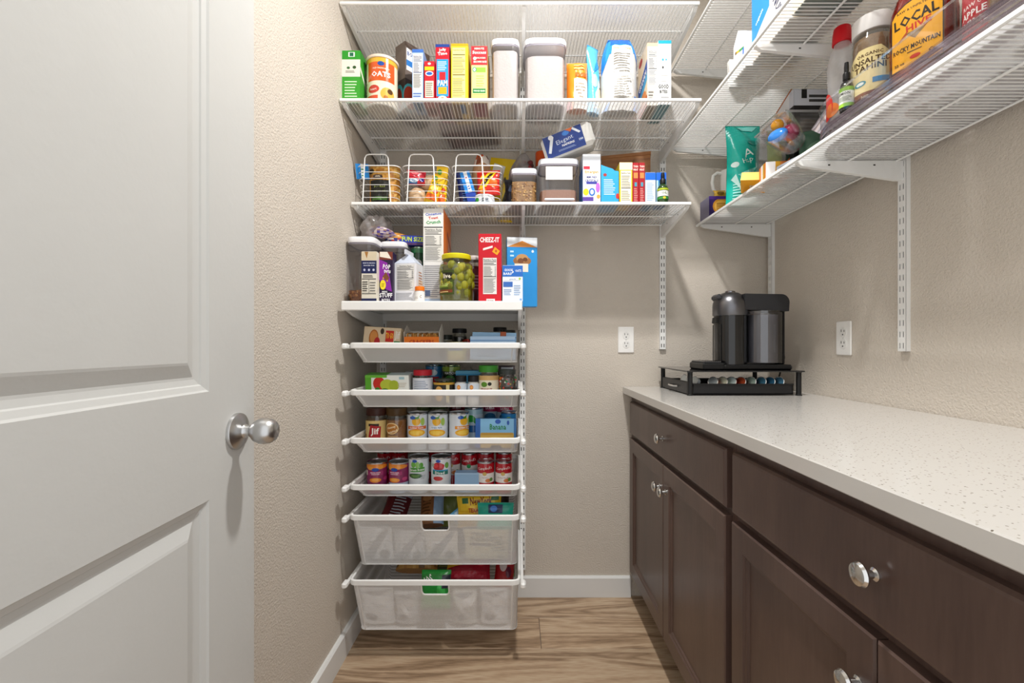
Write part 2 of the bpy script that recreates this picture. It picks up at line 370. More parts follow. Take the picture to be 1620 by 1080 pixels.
def back_shelf(label, z, yf, x0, x1, bars):
    s = wire_shelf(label, x1-x0, YB-.014-yf, [.012, .024-x0, x1-x0-.010], bars); s.location = (x0, yf, z); return s
B1Z, B2Z, B3Z = 1.628, 1.953, 2.288
back_shelf('lower back wall wire shelf holding wire baskets and napkin pack', B1Z, 1.68, -.612, .643, [.165, .297])
back_shelf('middle back wall wire shelf holding cartons and tall white-lidded containers', B2Z, 1.575, -.614, .638, [.14, .285, .403])
back_shelf('empty topmost wire shelf on the back wall', B3Z, 1.575, -.614, .632, [.14, .285, .403])
def right_shelf(label, z, xf, bars):
    L = 2.02; s = wire_shelf(label, L, XR-.014-xf, [.03, 1.985-1.285, 1.985-.62], bars)
    s.rotation_euler = (0, 0, -pi/2); s.location = (xf, 1.985, z); return s
R1Z, R2Z, R3Z = 1.625, 1.953, 2.288
right_shelf('lower right wall wire shelf holding bottles, pouches and mug', R1Z, .783, [.15, .285])
right_shelf('middle right wall wire shelf seen from below with white box', R2Z, .666, [.14, .28, .405])
right_shelf('topmost right wall wire shelf in the far corner', R3Z, .667, [.14, .28, .405])
# ---------------------------------------------------------------- solid shelf and drawers on the back wall, left
s = tag(M().box(-.60, .018, 1.553, 1.982, 1.236, 1.251, 'f2f2f0', .002).box(-.60, .018, 1.549, 1.56, 1.219, 1.251, 'f2f2f0', .003)
        .box(-.60, .018, 1.974, 1.984, 1.205, 1.251, 'ecebe8', .002).build('solid_shelf', 'enamel'), 'solid white shelf board over the drawers carrying cereal and jars', 'shelf')
for x in (-.588, .010):
    M().prism([(1.975, 1.234), (1.975, 1.165), (1.95, 1.165), (1.64, 1.205), (1.575, 1.22), (1.575, 1.234)], 'x', x-.006, x+.006, 'eeeeec').build('bracket', 'enamel', s, sharp=0)
DY = 1.545      # drawer front
def drawer(label, z, h, deep):
    """local: x 0 = centre, y 0 = front lip, z 0 = top of the lip"""
    r = empty('mesh_drawer', (-.280, DY, z)); tag(r, label, 'drawer', 'white mesh drawers')
    w, d, c = .289, .432, .018; k = .095 if not deep else .075
    def ring(inset, y0, y1, zz, rad=.02, n=4):
        p = []; q = [(w-inset-rad, y0+rad, -pi/2), (w-inset-rad, y1-rad, 0), (-w+inset+rad, y1-rad, pi/2), (-w+inset+rad, y0+rad, pi)]
        for (x, y, a) in q:
            for i in range(n+1): p.append((x+rad*math.cos(a+pi/2*i/n), y+rad*math.sin(a+pi/2*i/n), zz))
        return p
    A = ring(.004, .004, d, -.008); B = ring(.010, k, d-.03, -h)
    n = len(A); m = M()
    if deep:
        m.add(A+B, [(i, (i+1) % n, n+(i+1) % n, n+i) for i in range(n) if i != n-1], 'white')
        # front sheet with a grip opening
        gx, gz = .047, .052
        def fp(x, t): return (x, .004+(k-.004)*t, -.008-(h-.008)*t)
        xa, xb = A[-1][0], A[0][0]; xa2, xb2 = B[-1][0], B[0][0]; tg = gz/(h-.008)
        L = lambda t, e: (xa+(xa2-xa)*t) if e == 0 else (xb+(xb2-xb)*t)
        gc = .0
        P = [fp(L(0, 0), 0), fp(gc-gx, 0), fp(gc-gx, tg), fp(L(tg, 0), tg), fp(gc+gx, 0), fp(L(0, 1), 0), fp(L(tg, 1), tg), fp(gc+gx, tg), fp(L(1, 0), 1), fp(L(1, 1), 1)]
        m.add(P, [(0, 1, 2, 3), (4, 5, 6, 7), (3, 2, 7, 6, 9, 8)], 'white')
        g = M(); pts = [fp(gc-gx, -.02), fp(gc-gx, tg*.75), fp(gc-gx+.004, tg*.95), fp(gc-gx+.010, tg), fp(gc+gx-.010, tg), fp(gc+gx-.004, tg*.95), fp(gc+gx, tg*.75), fp(gc+gx, -.02)]
        g.tube(pts, .003, 'f4f4f2', 6); g.build('grip_frame', 'enamel', r)
    else: m.add(A+B, [(i, (i+1) % n, n+(i+1) % n, n+i) for i in range(n)], 'white')
    m.add(B, [tuple(range(n))[::-1]], 'white')
    mo = m.build('mesh_basket', 'drawer_mesh', r, sharp=20)
    rim = M(); p = ring(.002, 0, d, -.007, .02); rr = [(Vector(q)) for q in p]
    for zz in (-.002, -.007, -.012): rim.tube([(q[0], q[1], zz) for q in p], .0052, 'f4f4f2', 6, True)
    e = M(); rim.build('rim', 'enamel', r)
    e.tube(B, .0022, 'eeeeec', 5, True); e.tube([A[0], B[0]], .002, 'eeeeec', 5); e.tube([A[-1], B[-1]], .002, 'eeeeec', 5); e.build('edge_wire', 'enamel', r)
    for s in (-1, 1):
        x = s*(w+.0085); t = M()
        t.box(x-.005, x+.005, -.016, .437, -.018, -.004, 'efefed', .002)
        t.build('track', 'enamel', r)
        M().box(s*(w+.003), s*(w+.021), -.022, .010, -.019, .0005, 'f4f4f2', .005).build('track_stop', 'enamel', r)
        M().prism([(.437, -.002), (.437, -.045), (.39, -.03), (.30, -.018), (.30, -.002)], 'x', x-.004, x+.004, 'eeeeec').build('bracket', 'enamel', r, sharp=0)
    return r
DZ = [1.106, .946, .783, .625, .522, .302]
DH_ = [.066, .066, .066, .066, .2, .212]
for z, h, l in zip(DZ, DH_, ['top shallow mesh drawer with boxed snacks, under the solid shelf', 'second shallow mesh drawer from the top with jars and apple box', 'third shallow mesh drawer from the top with peanut butter jars',
                             'fourth shallow mesh drawer from the top with red soup cans', 'upper deep mesh drawer stuffed with bread and candy bags', 'lowest deep mesh drawer just above the floor']):
    drawer(l, z, h, h > .1)
# ---------------------------------------------------------------- counter and cabinets along the right wall
CT = .919
tag(M().box(.464, XR-.001, -.2, YB-.001, CT-.03, CT, 'white', .002).build('countertop', 'quartz', sharp=0), 'pale speckled quartz countertop running along the right wall', 'countertop')
def panel_door(m, x, y0, y1, z0, z1, fr=.052):
    """frame-and-panel front, outer face at x looking -x"""
    t = .019
    prof = [(0, t), (0, .003), (.003, 0), (fr, 0), (fr+.004, .004), (fr+.009, .0045), (fr+.013, .009)]
    last = None
    for w0, d in prof:
        ringp = [(x+d, y0+w0, z0+w0), (x+d, y1-w0, z0+w0), (x+d, y1-w0, z1-w0), (x+d, y0+w0, z1-w0)]
        if last: m.add(last+ringp, [(k, (k+1) % 4, 4+(k+1) % 4, 4+k) for k in range(4)], 'white')
        last = ringp
    return m.add(last, [(0, 1, 2, 3)], 'white')
def slab_front(m, x, y0, y1, z0, z1):
    t = .019; prof = [(0, t), (0, .006), (.004, .001), (.008, 0)]; last = None
    for w0, d in prof:
        ringp = [(x+d, y0+w0, z0+w0), (x+d, y1-w0, z0+w0), (x+d, y1-w0, z1-w0), (x+d, y0+w0, z1-w0)]
        if last: m.add(last+ringp, [(k, (k+1) % 4, 4+(k+1) % 4, 4+k) for k in range(4)], 'white')
        last = ringp
    return m.add(last, [(0, 1, 2, 3)], 'white')
def cab_knob(parent, x, y, z):
    return M().lathe([(.009, 0), (.009, .002), (.0055, .005), (.005, .013), (.008, .016), (.0155, .019), (.0168, .022), (.0145, .026), (.008, .0285), (0, .029)], 'd8d8d6', 28, mat=Matrix.Rotation(-pi/2, 4, 'Y')).build('knob', 'chrome', parent, (x, y, z))
def cabinet(label, ya, yb, fa, fb, split):
    """ya..yb carcass (far to near), faces fa..fb"""
    r = empty('base_cabinet', (.80, (ya+yb)/2, 0)); tag(r, label, 'cabinet', 'dark brown base cabinets')
    ox, oy = r.location.x, r.location.y; fx = .485-ox
    def b(m, name, **k): return m.build(name, 'cabinet_wood', r, **k)
    y0, y1 = yb-oy, ya-oy
    b(M().box(fx+.019, XR-.002-ox, y0, y1, .10, CT-.031, 'white').box(fx+.085, XR-.002-ox, y0, y1, 0, .10, 'white'), 'carcass', sharp=0)
    F0, F1, S = fb-oy, fa-oy, split-oy
    d = b(slab_front(M(), fx, F0, F1, .720, .858), 'drawer_front', sharp=0); cab_knob(d, fx, S, .79)
    d1 = b(panel_door(M(), fx, S+.0015, F1, .125, .702), 'door', sharp=0); cab_knob(d1, fx, S+.03, .622)
    d2 = b(panel_door(M(), fx, F0, S-.0015, .125, .702), 'door', sharp=0); cab_knob(d2, fx, S-.03, .622)
    return r
cabinet('dark brown base cabinet against the back wall, under the coffee machine', 1.998, 1.0455, 1.962, 1.064, 1.512)
cabinet('dark brown base cabinet nearest the camera with a wide drawer', 1.0445, .16, 1.031, .20, .616)
# ---------------------------------------------------------------- outlets
def outlet(label, loc, rot):
    r = tag(M().box(-.035, .035, -.006, 0, -.057, .057, 'f4f3f0', .003).build('wall_outlet', 'plastic', None, loc, rot), label, 'outlet')
    for s in (-1, 1):
        k = M().lathe([(.0165, 0), (.0165, .0015)], 'ecebe8', 24, mat=Matrix.Translation((0, -.006, s*.0195)) @ Matrix.Rotation(pi/2, 4, 'X')).build('receptacle', 'plastic', r)
        h = M()
        for q, hh in ((-.0065, .0085), (.0065, .007)): h.box(q-.001, q+.001, -.0082, -.0074, s*.0195+.001, s*.0195+.001+hh, '2a2a2a')
        h.lathe([(.0024, 0), (.0024, .0008)], '2a2a2a', 12, mat=Matrix.Translation((0, -.0074, s*.0195-.0075)) @ Matrix.Rotation(pi/2, 4, 'X'))
        h.build('slot', 'rough', k)
    M().lathe([(.003, 0), (.0025, .001)], 'd8d8d4', 12, mat=Matrix.Translation((0, -.006, 0)) @ Matrix.Rotation(pi/2, 4, 'X')).build('screw', 'enamel', r)
outlet('white double outlet on the back wall left of the coffee machine', (.478, YB, 1.124), (0, 0, 0))
outlet('white double outlet on the right wall right of the coffee machine', (XR, 1.527, 1.124), (0, 0, -pi/2))
# ---------------------------------------------------------------- printed graphics as thin raised shapes
_tc = {}
def glyphs(s, b):
    if (s, b) not in _tc:
        cu = bpy.data.curves.new('lettering', 'FONT'); cu.body = s; cu.size = 1; cu.resolution_u = 1; cu.offset = .028 if b else 0; cu.space_character = 1.04 if b else 1
        o = bpy.data.objects.new('lettering', cu); me = o.to_mesh()
        v = [(p.co.x, p.co.y) for p in me.vertices]; f = [tuple(p.vertices) for p in me.polygons]
        o.to_mesh_clear(); bpy.data.objects.remove(o); bpy.data.curves.remove(cu)
        x0, x1 = min(p[0] for p in v), max(p[0] for p in v); y0, y1 = min(p[1] for p in v), max(p[1] for p in v)
        _tc[s, b] = ([(p[0]-(x0+x1)/2, p[1]-(y0+y1)/2) for p in v], f, x1-x0, y1-y0)
    return _tc[s, b]
class Art:
    """flat print in face units: x, y run 0..1 from the lower left"""
    def __init__(s): s.p = []
    def r(s, x0, y0, x1, y1, c): s.p.append(('p', [(x0, y0), (x1, y0), (x1, y1), (x0, y1)], c)); return s
    def p_(s, pts, c): s.p.append(('p', pts, c)); return s
    def e(s, x, y, rx, ry, c, n=16): s.p.append(('p', [(x+rx*math.cos(2*pi*i/n), y+ry*math.sin(2*pi*i/n)) for i in range(n)], c)); return s
    def t(s, txt, x, y, h, c, w=.95, rot=0, b=1): s.p.append(('t', txt, x, y, h, c, w, rot, b)); return s
    def l(s, x0, y0, x1, y1, n, c='6a6a6a', k=.42, seed=1):
        q = random.Random(seed*97+n); st = (y1-y0)/n; rs = []
        for i in range(n):
            xe = x0+(x1-x0)*q.uniform(.72, 1); yy = y0+st*i; rs.append([(x0, yy), (xe, yy), (xe, yy+st*k), (x0, yy+st*k)])
        s.p.append(('m', rs, c)); return s
    def nf(s, x0, y0, x1, y1, c='3a3a3a'):
        h = y1-y0; g = lambda a: y0+h*a; W = x1-x0
        s.r(x0, y0, x1, y1, 'dfddd8').t('Nutrition Facts', x0+W/2, g(.945), h*.055, c, W*.92, 0, 1)
        for a in (.885, .80, .47): s.r(x0+W*.04, g(a), x1-W*.04, g(a)+h*.018, c)
        s.l(x0+W*.05, g(.84), x1-W*.05, g(.88), 1, c).l(x0+W*.05, g(.5), x0+W*.7, g(.78), 8, c, .35).l(x0+W*.86, g(.5), x0+W*.95, g(.78), 8, c, .35, 2)
        return s.l(x0+W*.05, g(.04), x1-W*.05, g(.45), 13, '777777', .4, 3)
    def emit(s, m, W, H, fn, du=None, dv=None, base=.0004, step=.00006):
        bm = bmesh.new(); ly = bm.faces.layers.int.new('ci'); cols = []
        for k, q in enumerate(s.p):
            z = base+step*k; cols.append(None)
            def face(pts):
                try: f = bm.faces.new([bm.verts.new((x*W, y*H, z)) for x, y in pts]); f[ly] = k
                except ValueError: pass
            if q[0] == 'p': cols[k] = q[2]; face(q[1])
            elif q[0] == 'm':
                cols[k] = q[2]
                for p in q[1]: face(p)
            else:
                _, txt, x, y, h, c, mw, rot, b = q; cols[k] = c; v, f, w0, h0 = glyphs(txt, b); sy = h*H/h0; sx = min(sy*1.05, mw*W/w0); ca, sa = math.cos(rot), math.sin(rot)
                vs = [bm.verts.new((x*W+a*sx*ca-bb*sy*sa, y*H+a*sx*sa+bb*sy*ca, z)) for a, bb in v]
                for g in f:
                    ff = bm.faces.new([vs[i] for i in g]); ff[ly] = k
        for d, ax, L in ((du, 0, W), (dv, 1, H)):
            if d:
                for i in range(1, int(L/d)+1):
                    if i*d >= L: break
                    co = [0, 0, 0]; no = [0, 0, 0]; co[ax] = i*d; no[ax] = 1
                    bmesh.ops.bisect_plane(bm, geom=bm.verts[:]+bm.edges[:]+bm.faces[:], plane_co=co, plane_no=no, dist=1e-6)
        bm.verts.index_update(); n = len(m.v)
        m.v += [tuple(fn(v.co.x, v.co.y, v.co.z)) for v in bm.verts]
        for f in bm.faces: m.f.append([n+v.index for v in f.verts]); m.c.append(lin(cols[f[ly]]))
        bm.free(); return m
class PrintMesh(M):
    def build(s, name, mat, parent=None, **k):
        me = bpy.data.meshes.new(name); me.from_pydata(s.v, [], s.f); me.materials.append(MAT[mat]); at = me.color_attributes.new('Col', 'FLOAT_COLOR', 'CORNER'); buf = []
        for f, c in zip(s.f, s.c): buf += list(c)*len(f)
        at.data.foreach_set('color', buf); return put(name, me, parent)
def zt(py, Y): return EYE+(VY-py)*Y/F
def xt(px, Y): return (px-VX)*Y/F
A = Art
def box(name, label, cat, loc, size, col, f=None, r=None, l=None, o=None, u=None, rot=0, group=None, mat='card', tilt=(0, 0), flap=True, side=None, cols=None):
    W, D, H = size; m = M().box(-W/2, W/2, -D/2, D/2, 0, H, cols or col, 0 if cols else .0008)
    ob = tag(m.build(name, mat, None, loc, (tilt[0], tilt[1], math.radians(rot)), sharp=0), label, cat, group)
    pm = PrintMesh()
    if f: f.emit(pm, W, H, lambda a, b, c: (-W/2+a, -D/2-c, b))
    if r: r.emit(pm, D, H, lambda a, b, c: (W/2+c, -D/2+a, b))
    if l: l.emit(pm, D, H, lambda a, b, c: (-W/2-c, D/2-a, b))
    if o: o.emit(pm, W, D, lambda a, b, c: (-W/2+a, -D/2+b, H+c))
    if u: u.emit(pm, W, D, lambda a, b, c: (-W/2+a, D/2-b, -c))
    if pm.v: pm.build('print', mat, ob)
    if flap and not tilt[0]:
        g = M().box(-W/2+.001, W/2-.001, -D/2+.001, D*.12, H-.0002, H+.0011, side or col); g.build('top_flap', mat, ob)
    return ob
def pbox(name, label, cat, x0, x1, yt, Y, Z, D, col, **k):
    """box standing on height Z, front face at depth Y between picture columns x0..x1, top at row yt"""
    W = (x1-x0)*Y/F; H = zt(yt, Y)-Z; return box(name, label, cat, (xt((x0+x1)/2, Y), Y+D/2, Z), (W, D, H), col, **k)
def cylart(pm, art, r, z0, H, span=2*pi, a0=0):
    W = r*span; art.emit(pm, W, H, lambda a, b, c: ((r+c+.0004)*math.sin(a/r-span/2+a0), -(r+c+.0004)*math.cos(a/r-span/2+a0), z0+b), du=r*.16)
def can(name, label, cat, loc, r, H, col, art, group=None, rot=0, rim='c9c9cb', lidc='c4c4c6', tilt=0, span=pi*1.15, lift=.34):
    p = [(r*.93, 0), (r, .002), (r, .004), (r*.965, .006), (r*.965, H-.006), (r, H-.004), (r, H-.001), (r*.93, H), (r*.92, H-.003), (0, H-.003)]
    ob = tag(M().lathe(p, col, 30).build(name, 'gloss', None, loc, (tilt, 0, math.radians(rot))), label, cat, group)
    g = M().lathe([(r*.965, H-.007), (r*1.006, H-.004), (r*1.006, H-.0005), (r*.94, H+.0006), (r*.92, H-.0022), (0, H-.0022)], lidc, 30, cap=False)
    g.build('metal_rim', 'chrome', ob)
    pm = PrintMesh(); cylart(pm, art, r*.966, .006+lift*(H-.012), (H-.012)*(1-lift), span); pm.build('label_print', 'gloss', ob); return ob
def jar(name, label, cat, loc, r, H, lidc, cont, art=None, fill=.86, lidh=.016, group=None, rot=0, lidr=.93, az=(.12, .62), span=pi, body='glass', cmat='food', neck=.8, tilt=0, p=2, bits=None):
    """clear jar with contents, screw lid, printed label"""
    h = H-lidh; prof = [(r*.86, 0), (r*.97, .004), (r, .012), (r, h*.82), (r*.97, h*.88), (r*neck, h*.96), (r*neck, h)]
    ob = tag(M().lathe(prof, 'white', 30, p=p).build(name, body, None, loc, (tilt, 0, math.radians(rot))), label, cat, group)
    ci = [(r*.8, .003), (r*.93, .009), (r*.955, .014), (r*.955, min(h*fill, h*.82)), (r*.9, h*fill+.001), (0, h*fill+.002)]
    c = M().lathe(ci, cont, 26, p=p).build('contents', cmat, ob)
    if bits:
        b = M(); q = random.Random(hash(label) % 999 if 0 else len(label))
        for i in range(bits[0]):
            a = q.uniform(-pi, pi) if len(bits) < 5 else q.uniform(-1.9, 1.9); rr = r*.955-bits[1]*.55; z = q.uniform(.012+bits[1], h*fill)
            b.ball((rr*math.sin(a), -rr*math.cos(a), z), bits[1]*q.uniform(.75, 1.1), q.choice(bits[2]), 8, 6, (1, 1, bits[3] if len(bits) > 3 else 1))
        b.build('pieces', 'food' if len(bits) < 5 else bits[4], ob)['kind'] = 'stuff'
    if lidh: M().lathe([(r*lidr, h), (r*lidr*1.02, h+.002), (r*lidr*1.02, H-.003), (r*lidr*.97, H), (0, H)], lidc, 30, p=p).build('lid', 'plastic', ob)
    if art:
        pm = PrintMesh(); cylart(pm, art, r+.0002, h*az[0], h*(az[1]-az[0]), span); pm.build('label_print', 'card', ob)
    return ob
def pouch(name, label, cat, loc, W, H, T, col, art=None, rot=0, tilt=(0, 0), group=None, mat='film', top=.0, crimp=.012, seed=1, nar=.05, pinch=.6, cfn=None, taper=0):
    """filled film bag standing on its base, flat sealed top; front faces -y"""
    q = random.Random(seed); ph = [(q.uniform(3, 11), q.uniform(3, 11), q.uniform(0, 6)) for _ in range(5)]
    def th(u, v):
        e = max(0, 1-abs(2*u-1)**2.6)**.6; g = max(0, 1-max(0, (v-top)/(1-top))**2.2)**.8*(min(1, .55+v*4))
        wv = sum(math.sin(a*u*2+b*v*2+c) for a, b, c in ph)*.035
        return T/2*e*g*(1+wv)+.0006
    def xx(u, v): return (u-.5)*W*(1-nar*math.sin(pi*min(1, v*1.1)))*(1-taper*max(0, (v-.7)/.3)**1.4)
    off = lambda u, v: sum(math.sin(a*v+c) for a, b, c in ph)*.0022*v
    front = lambda u, v: (xx(u, v), -th(u, v)+off(u, v), v*H); back = lambda u, v: (xx(1-u, v), th(1-u, v)+off(1-u, v), v*H)
    m = M().surf(front, 14, 14, cfn or col).surf(back, 14, 14, cfn or col)
    m.add([front(i/14, 0) for i in range(15)]+[back(1-i/14, 0) for i in range(15)], [(i, i+1, 16+i, 15+i) for i in range(14)], col)
    ob = tag(m.build(name, mat, None, loc, (tilt[0], tilt[1], math.radians(rot)), sharp=60), label, cat, group)
    if art:
        pm = PrintMesh()
        art.emit(pm, W, H, lambda a, b, c: (xx(a/W, b/H), -th(a/W, b/H)-c*2.2-.0008+off(a/W, b/H), b), du=W/14, dv=H/14); pm.build('print', mat, ob)
    s = M()
    for i in range(3): s.tube([(xx(u/8, 1-.012*i-.004), -.0014+off(u/8, 1-.012*i-.004), H*(1-.012*i-.004)) for u in range(9)], .0007, col, 4)
    s.build('seal', mat, ob); return ob
def pop(name, label, cat, x0, x1, yt, Y, Z, D, cont, fill, lidh=.022, shell='clear', lid='f1f0f2', cmat='rough', p=6, rot=0, group=None, bits=None, frontmark=None):
    """square clear canister with a white push lid and a grey gasket"""
    W = (x1-x0)*Y/F; H = zt(yt, Y)-Z; h = H-lidh; r = W/2; sy = D/W
    ob = tag(M().lathe([(r*.9, 0), (r*.93, .003), (r*.955, h*.92), (r*.955, h)], 'white', 40, sy=sy, p=p, cap=False).lathe([(0, .001), (r*.9, .001)], 'white', 40, sy=sy, p=p, cap=False)
             .build(name, shell, None, (xt((x0+x1)/2, Y), Y+D/2, Z), (0, 0, math.radians(rot))), label, cat, group)
    M().lathe([(r*.84, .003), (r*.885, .006), (r*.9, h*fill), (r*.86, h*fill+.003), (0, h*fill+.005)], cont, 40, sy=sy, p=p).build('contents', cmat, ob)
    if bits:
        b = M(); q = random.Random(len(label))
        for i in range(bits[0]):
            a = q.uniform(-pi, pi); k = (abs(math.cos(a))**p+abs(math.sin(a))**p)**(-1/p); rr = (r*.9-bits[1]*.45)*k
            b.ball((rr*math.cos(a), rr*math.sin(a)*sy, q.uniform(.006+bits[1], h*fill)), bits[1]*q.uniform(.7, 1.1), q.choice(bits[2]), 7, 5, (1, 1, .8), .15)
        b.build('pieces', 'food', ob)['kind'] = 'stuff'
    M().lathe([(r*.965, h-.006), (r*.975, h-.004), (r*.975, h), (r*.95, h)], '8f8a94', 40, sy=sy, p=p, cap=False).build('gasket', 'plastic', ob)
    M().lathe([(r*.99, h), (r, h+.003), (r, H-.006), (r*.97, H-.002), (r*.9, H), (0, H)], lid, 40, sy=sy, p=p).build('lid', 'plastic', ob); return ob
def blob(name, label, cat, c, s, col, mat='film', seed=1, amp=.14, rot=(0, 0, 0), cfn=None, n=20, grp=None, fq=1):
    """crumpled rounded body, e.g. a bread bag or bun; c = centre, s = half sizes"""
    q = random.Random(seed); ph = [(q.uniform(-6, 6)*fq, q.uniform(-6, 6)*fq, q.uniform(-6, 6)*fq, q.uniform(0, 6)) for _ in range(6)]
    def fn(u, v):
        t = pi*v; a = 2*pi*u; d = Vector((math.sin(t)*math.cos(a), math.sin(t)*math.sin(a), math.cos(t)))
        k = 1+amp*sum(math.sin(w0*d.x+w1*d.y+w2*d.z+w3) for w0, w1, w2, w3 in ph)/3
        return (d.x*s[0]*k, d.y*s[1]*k, d.z*s[2]*k)
    return tag(M().surf(fn, n, n//2+2, cfn or col).build(name, mat, None, c, rot, sharp=55), label, cat, grp)

# ---------------------------------------------------------------- middle back shelf, left to right
Z = B2Z+.0012
pbox('carton', 'green and white juice carton at the far left of the middle back shelf', 'carton', 541, 570, 80, 1.605, Z, .085, 'e9e6da',
     f=A().r(0, .5, 1, .83, 'ebe7da').r(0, .83, 1, 1, '2f9a2c').r(.35, .88, .7, .97, 'eef6ee').r(.42, .89, .63, .96, '1f6a4a').e(.35, .67, .09, .025, '3a6a3a').e(.68, .68, .1, .03, '35582f').l(.2, .58, .8, .63, 2, '7a7a70').r(0, .0, 1, .5, '3aa02f').l(.15, .06, .85, .45, 7, 'd9f0d0', .35),
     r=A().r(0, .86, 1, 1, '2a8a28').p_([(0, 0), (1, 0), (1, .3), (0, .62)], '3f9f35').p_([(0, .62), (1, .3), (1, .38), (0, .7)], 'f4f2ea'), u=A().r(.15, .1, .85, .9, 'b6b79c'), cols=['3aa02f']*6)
Yc = 1.665
can('oats_canister', 'round cardboard oats canister with orange and cream label, beside green carton', 'canister', (xt(605, Yc), Yc, Z), .0565, zt(90, 1.62)-Z, 'efe6cf',
    A().r(0, 0, 1, 1, 'efe4c8').r(0, .9, 1, 1, 'e3b23a').r(.26, .48, .86, .9, 'e05a1e').e(.56, .86, .07, .05, '1f4fa0').t('OLD FASHIONED', .56, .76, .035, 'f7e9d0', .5).t('OATS', .56, .63, .12, 'ffffff', .5).e(.4, .3, .13, .09, 'c93a2a').t('heart', .4, .3, .05, 'f6dcd0').r(.2, 0, .5, .16, 'd9502a').e(.7, .2, .15, .15, 'e6b04a').e(.75, .27, .06, .06, '5a3a1a').e(.66, .12, .05, .05, 'b6702a').l(.03, .2, .2, .7, 6, '8a8070'), lidc='d8cbb0', span=pi, lift=0)
k = bpy.data.objects['oats_canister']; M().lathe([(.0575, 0), (.0588, .002), (.0588, .009), (.055, .012), (.05, .0105), (0, .0105)], 'f0ddca', 32).build('plastic_lid', 'plastic', k, (0, 0, zt(90, 1.62)-Z-.006))
box('coffee_box', 'dark wood-patterned box standing at an angle behind pale blue box', 'box', (-.400, 1.747, Z), (.115, .06, zt(69, 1.70)-Z), '3d302b', rot=50,
    r=None, f=A().r(0, .5, 1, 1, '6e6058').r(.05, .62, .5, .92, 'eceff2').r(.05, .68, .5, .76, '2a76c0').t('BOLD', .28, .85, .06, '2a4a8a', .4).e(.2, .25, .3, .2, '4ab0b4').e(.18, .25, .24, .16, 'b83a20').l(.5, .1, .95, .4, 4, '857468'), l=A().r(0, .5, 1, 1, '75685f').e(.4, .25, .42, .2, '4ab0b4').e(.35, .24, .34, .16, 'b0341c'))
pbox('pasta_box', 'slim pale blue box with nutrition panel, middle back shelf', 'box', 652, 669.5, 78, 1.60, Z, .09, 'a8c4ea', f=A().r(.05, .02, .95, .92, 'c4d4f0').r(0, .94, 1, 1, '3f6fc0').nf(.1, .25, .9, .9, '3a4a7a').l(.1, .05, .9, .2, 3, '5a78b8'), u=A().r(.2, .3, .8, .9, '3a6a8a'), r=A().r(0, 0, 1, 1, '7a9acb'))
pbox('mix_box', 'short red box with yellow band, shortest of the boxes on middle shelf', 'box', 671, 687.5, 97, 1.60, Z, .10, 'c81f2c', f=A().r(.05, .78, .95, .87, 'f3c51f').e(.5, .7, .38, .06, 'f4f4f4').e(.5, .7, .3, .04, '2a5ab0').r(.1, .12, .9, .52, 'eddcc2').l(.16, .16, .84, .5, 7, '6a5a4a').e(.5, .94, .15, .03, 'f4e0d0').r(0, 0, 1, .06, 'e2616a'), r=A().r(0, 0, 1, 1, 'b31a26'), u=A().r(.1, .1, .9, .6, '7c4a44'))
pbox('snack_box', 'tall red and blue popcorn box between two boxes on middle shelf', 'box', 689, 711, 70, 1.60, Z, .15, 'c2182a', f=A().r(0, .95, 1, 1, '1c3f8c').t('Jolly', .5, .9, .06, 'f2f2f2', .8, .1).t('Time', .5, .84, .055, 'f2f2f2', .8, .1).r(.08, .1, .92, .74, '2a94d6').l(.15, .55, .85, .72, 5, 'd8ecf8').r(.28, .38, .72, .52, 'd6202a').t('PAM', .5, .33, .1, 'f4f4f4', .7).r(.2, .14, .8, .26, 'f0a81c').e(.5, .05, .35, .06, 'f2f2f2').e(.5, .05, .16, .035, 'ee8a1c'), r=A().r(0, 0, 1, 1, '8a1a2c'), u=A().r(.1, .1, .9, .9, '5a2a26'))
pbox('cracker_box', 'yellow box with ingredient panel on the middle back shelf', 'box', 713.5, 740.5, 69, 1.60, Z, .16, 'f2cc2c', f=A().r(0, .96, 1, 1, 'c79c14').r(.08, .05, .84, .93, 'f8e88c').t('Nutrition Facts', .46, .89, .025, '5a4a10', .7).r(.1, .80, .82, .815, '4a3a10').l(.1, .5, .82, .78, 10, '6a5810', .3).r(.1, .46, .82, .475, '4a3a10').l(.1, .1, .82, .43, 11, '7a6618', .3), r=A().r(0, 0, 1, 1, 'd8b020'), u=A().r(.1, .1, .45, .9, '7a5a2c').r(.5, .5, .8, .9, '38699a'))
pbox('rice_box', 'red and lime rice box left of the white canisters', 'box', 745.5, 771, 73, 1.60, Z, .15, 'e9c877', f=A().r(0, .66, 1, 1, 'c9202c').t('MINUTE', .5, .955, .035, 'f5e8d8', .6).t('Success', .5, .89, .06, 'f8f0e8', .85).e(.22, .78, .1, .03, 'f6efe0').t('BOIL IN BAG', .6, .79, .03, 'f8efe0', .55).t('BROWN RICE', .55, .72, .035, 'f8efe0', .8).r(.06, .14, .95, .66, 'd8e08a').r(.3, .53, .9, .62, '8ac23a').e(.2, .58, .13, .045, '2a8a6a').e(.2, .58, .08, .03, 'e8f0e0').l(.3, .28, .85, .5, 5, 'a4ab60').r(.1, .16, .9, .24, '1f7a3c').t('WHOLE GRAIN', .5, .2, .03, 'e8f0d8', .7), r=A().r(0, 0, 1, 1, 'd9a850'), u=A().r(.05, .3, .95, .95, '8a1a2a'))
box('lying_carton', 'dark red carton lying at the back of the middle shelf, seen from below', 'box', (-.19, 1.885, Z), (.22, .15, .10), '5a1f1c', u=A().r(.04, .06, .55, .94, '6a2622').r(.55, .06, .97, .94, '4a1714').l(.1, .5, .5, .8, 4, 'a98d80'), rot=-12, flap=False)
pop('canister', 'narrow clear canister of flour with white lid, middle back shelf', 'canister', 776, 822, 59, 1.60, Z, .16, 'd3ccc7', .90)
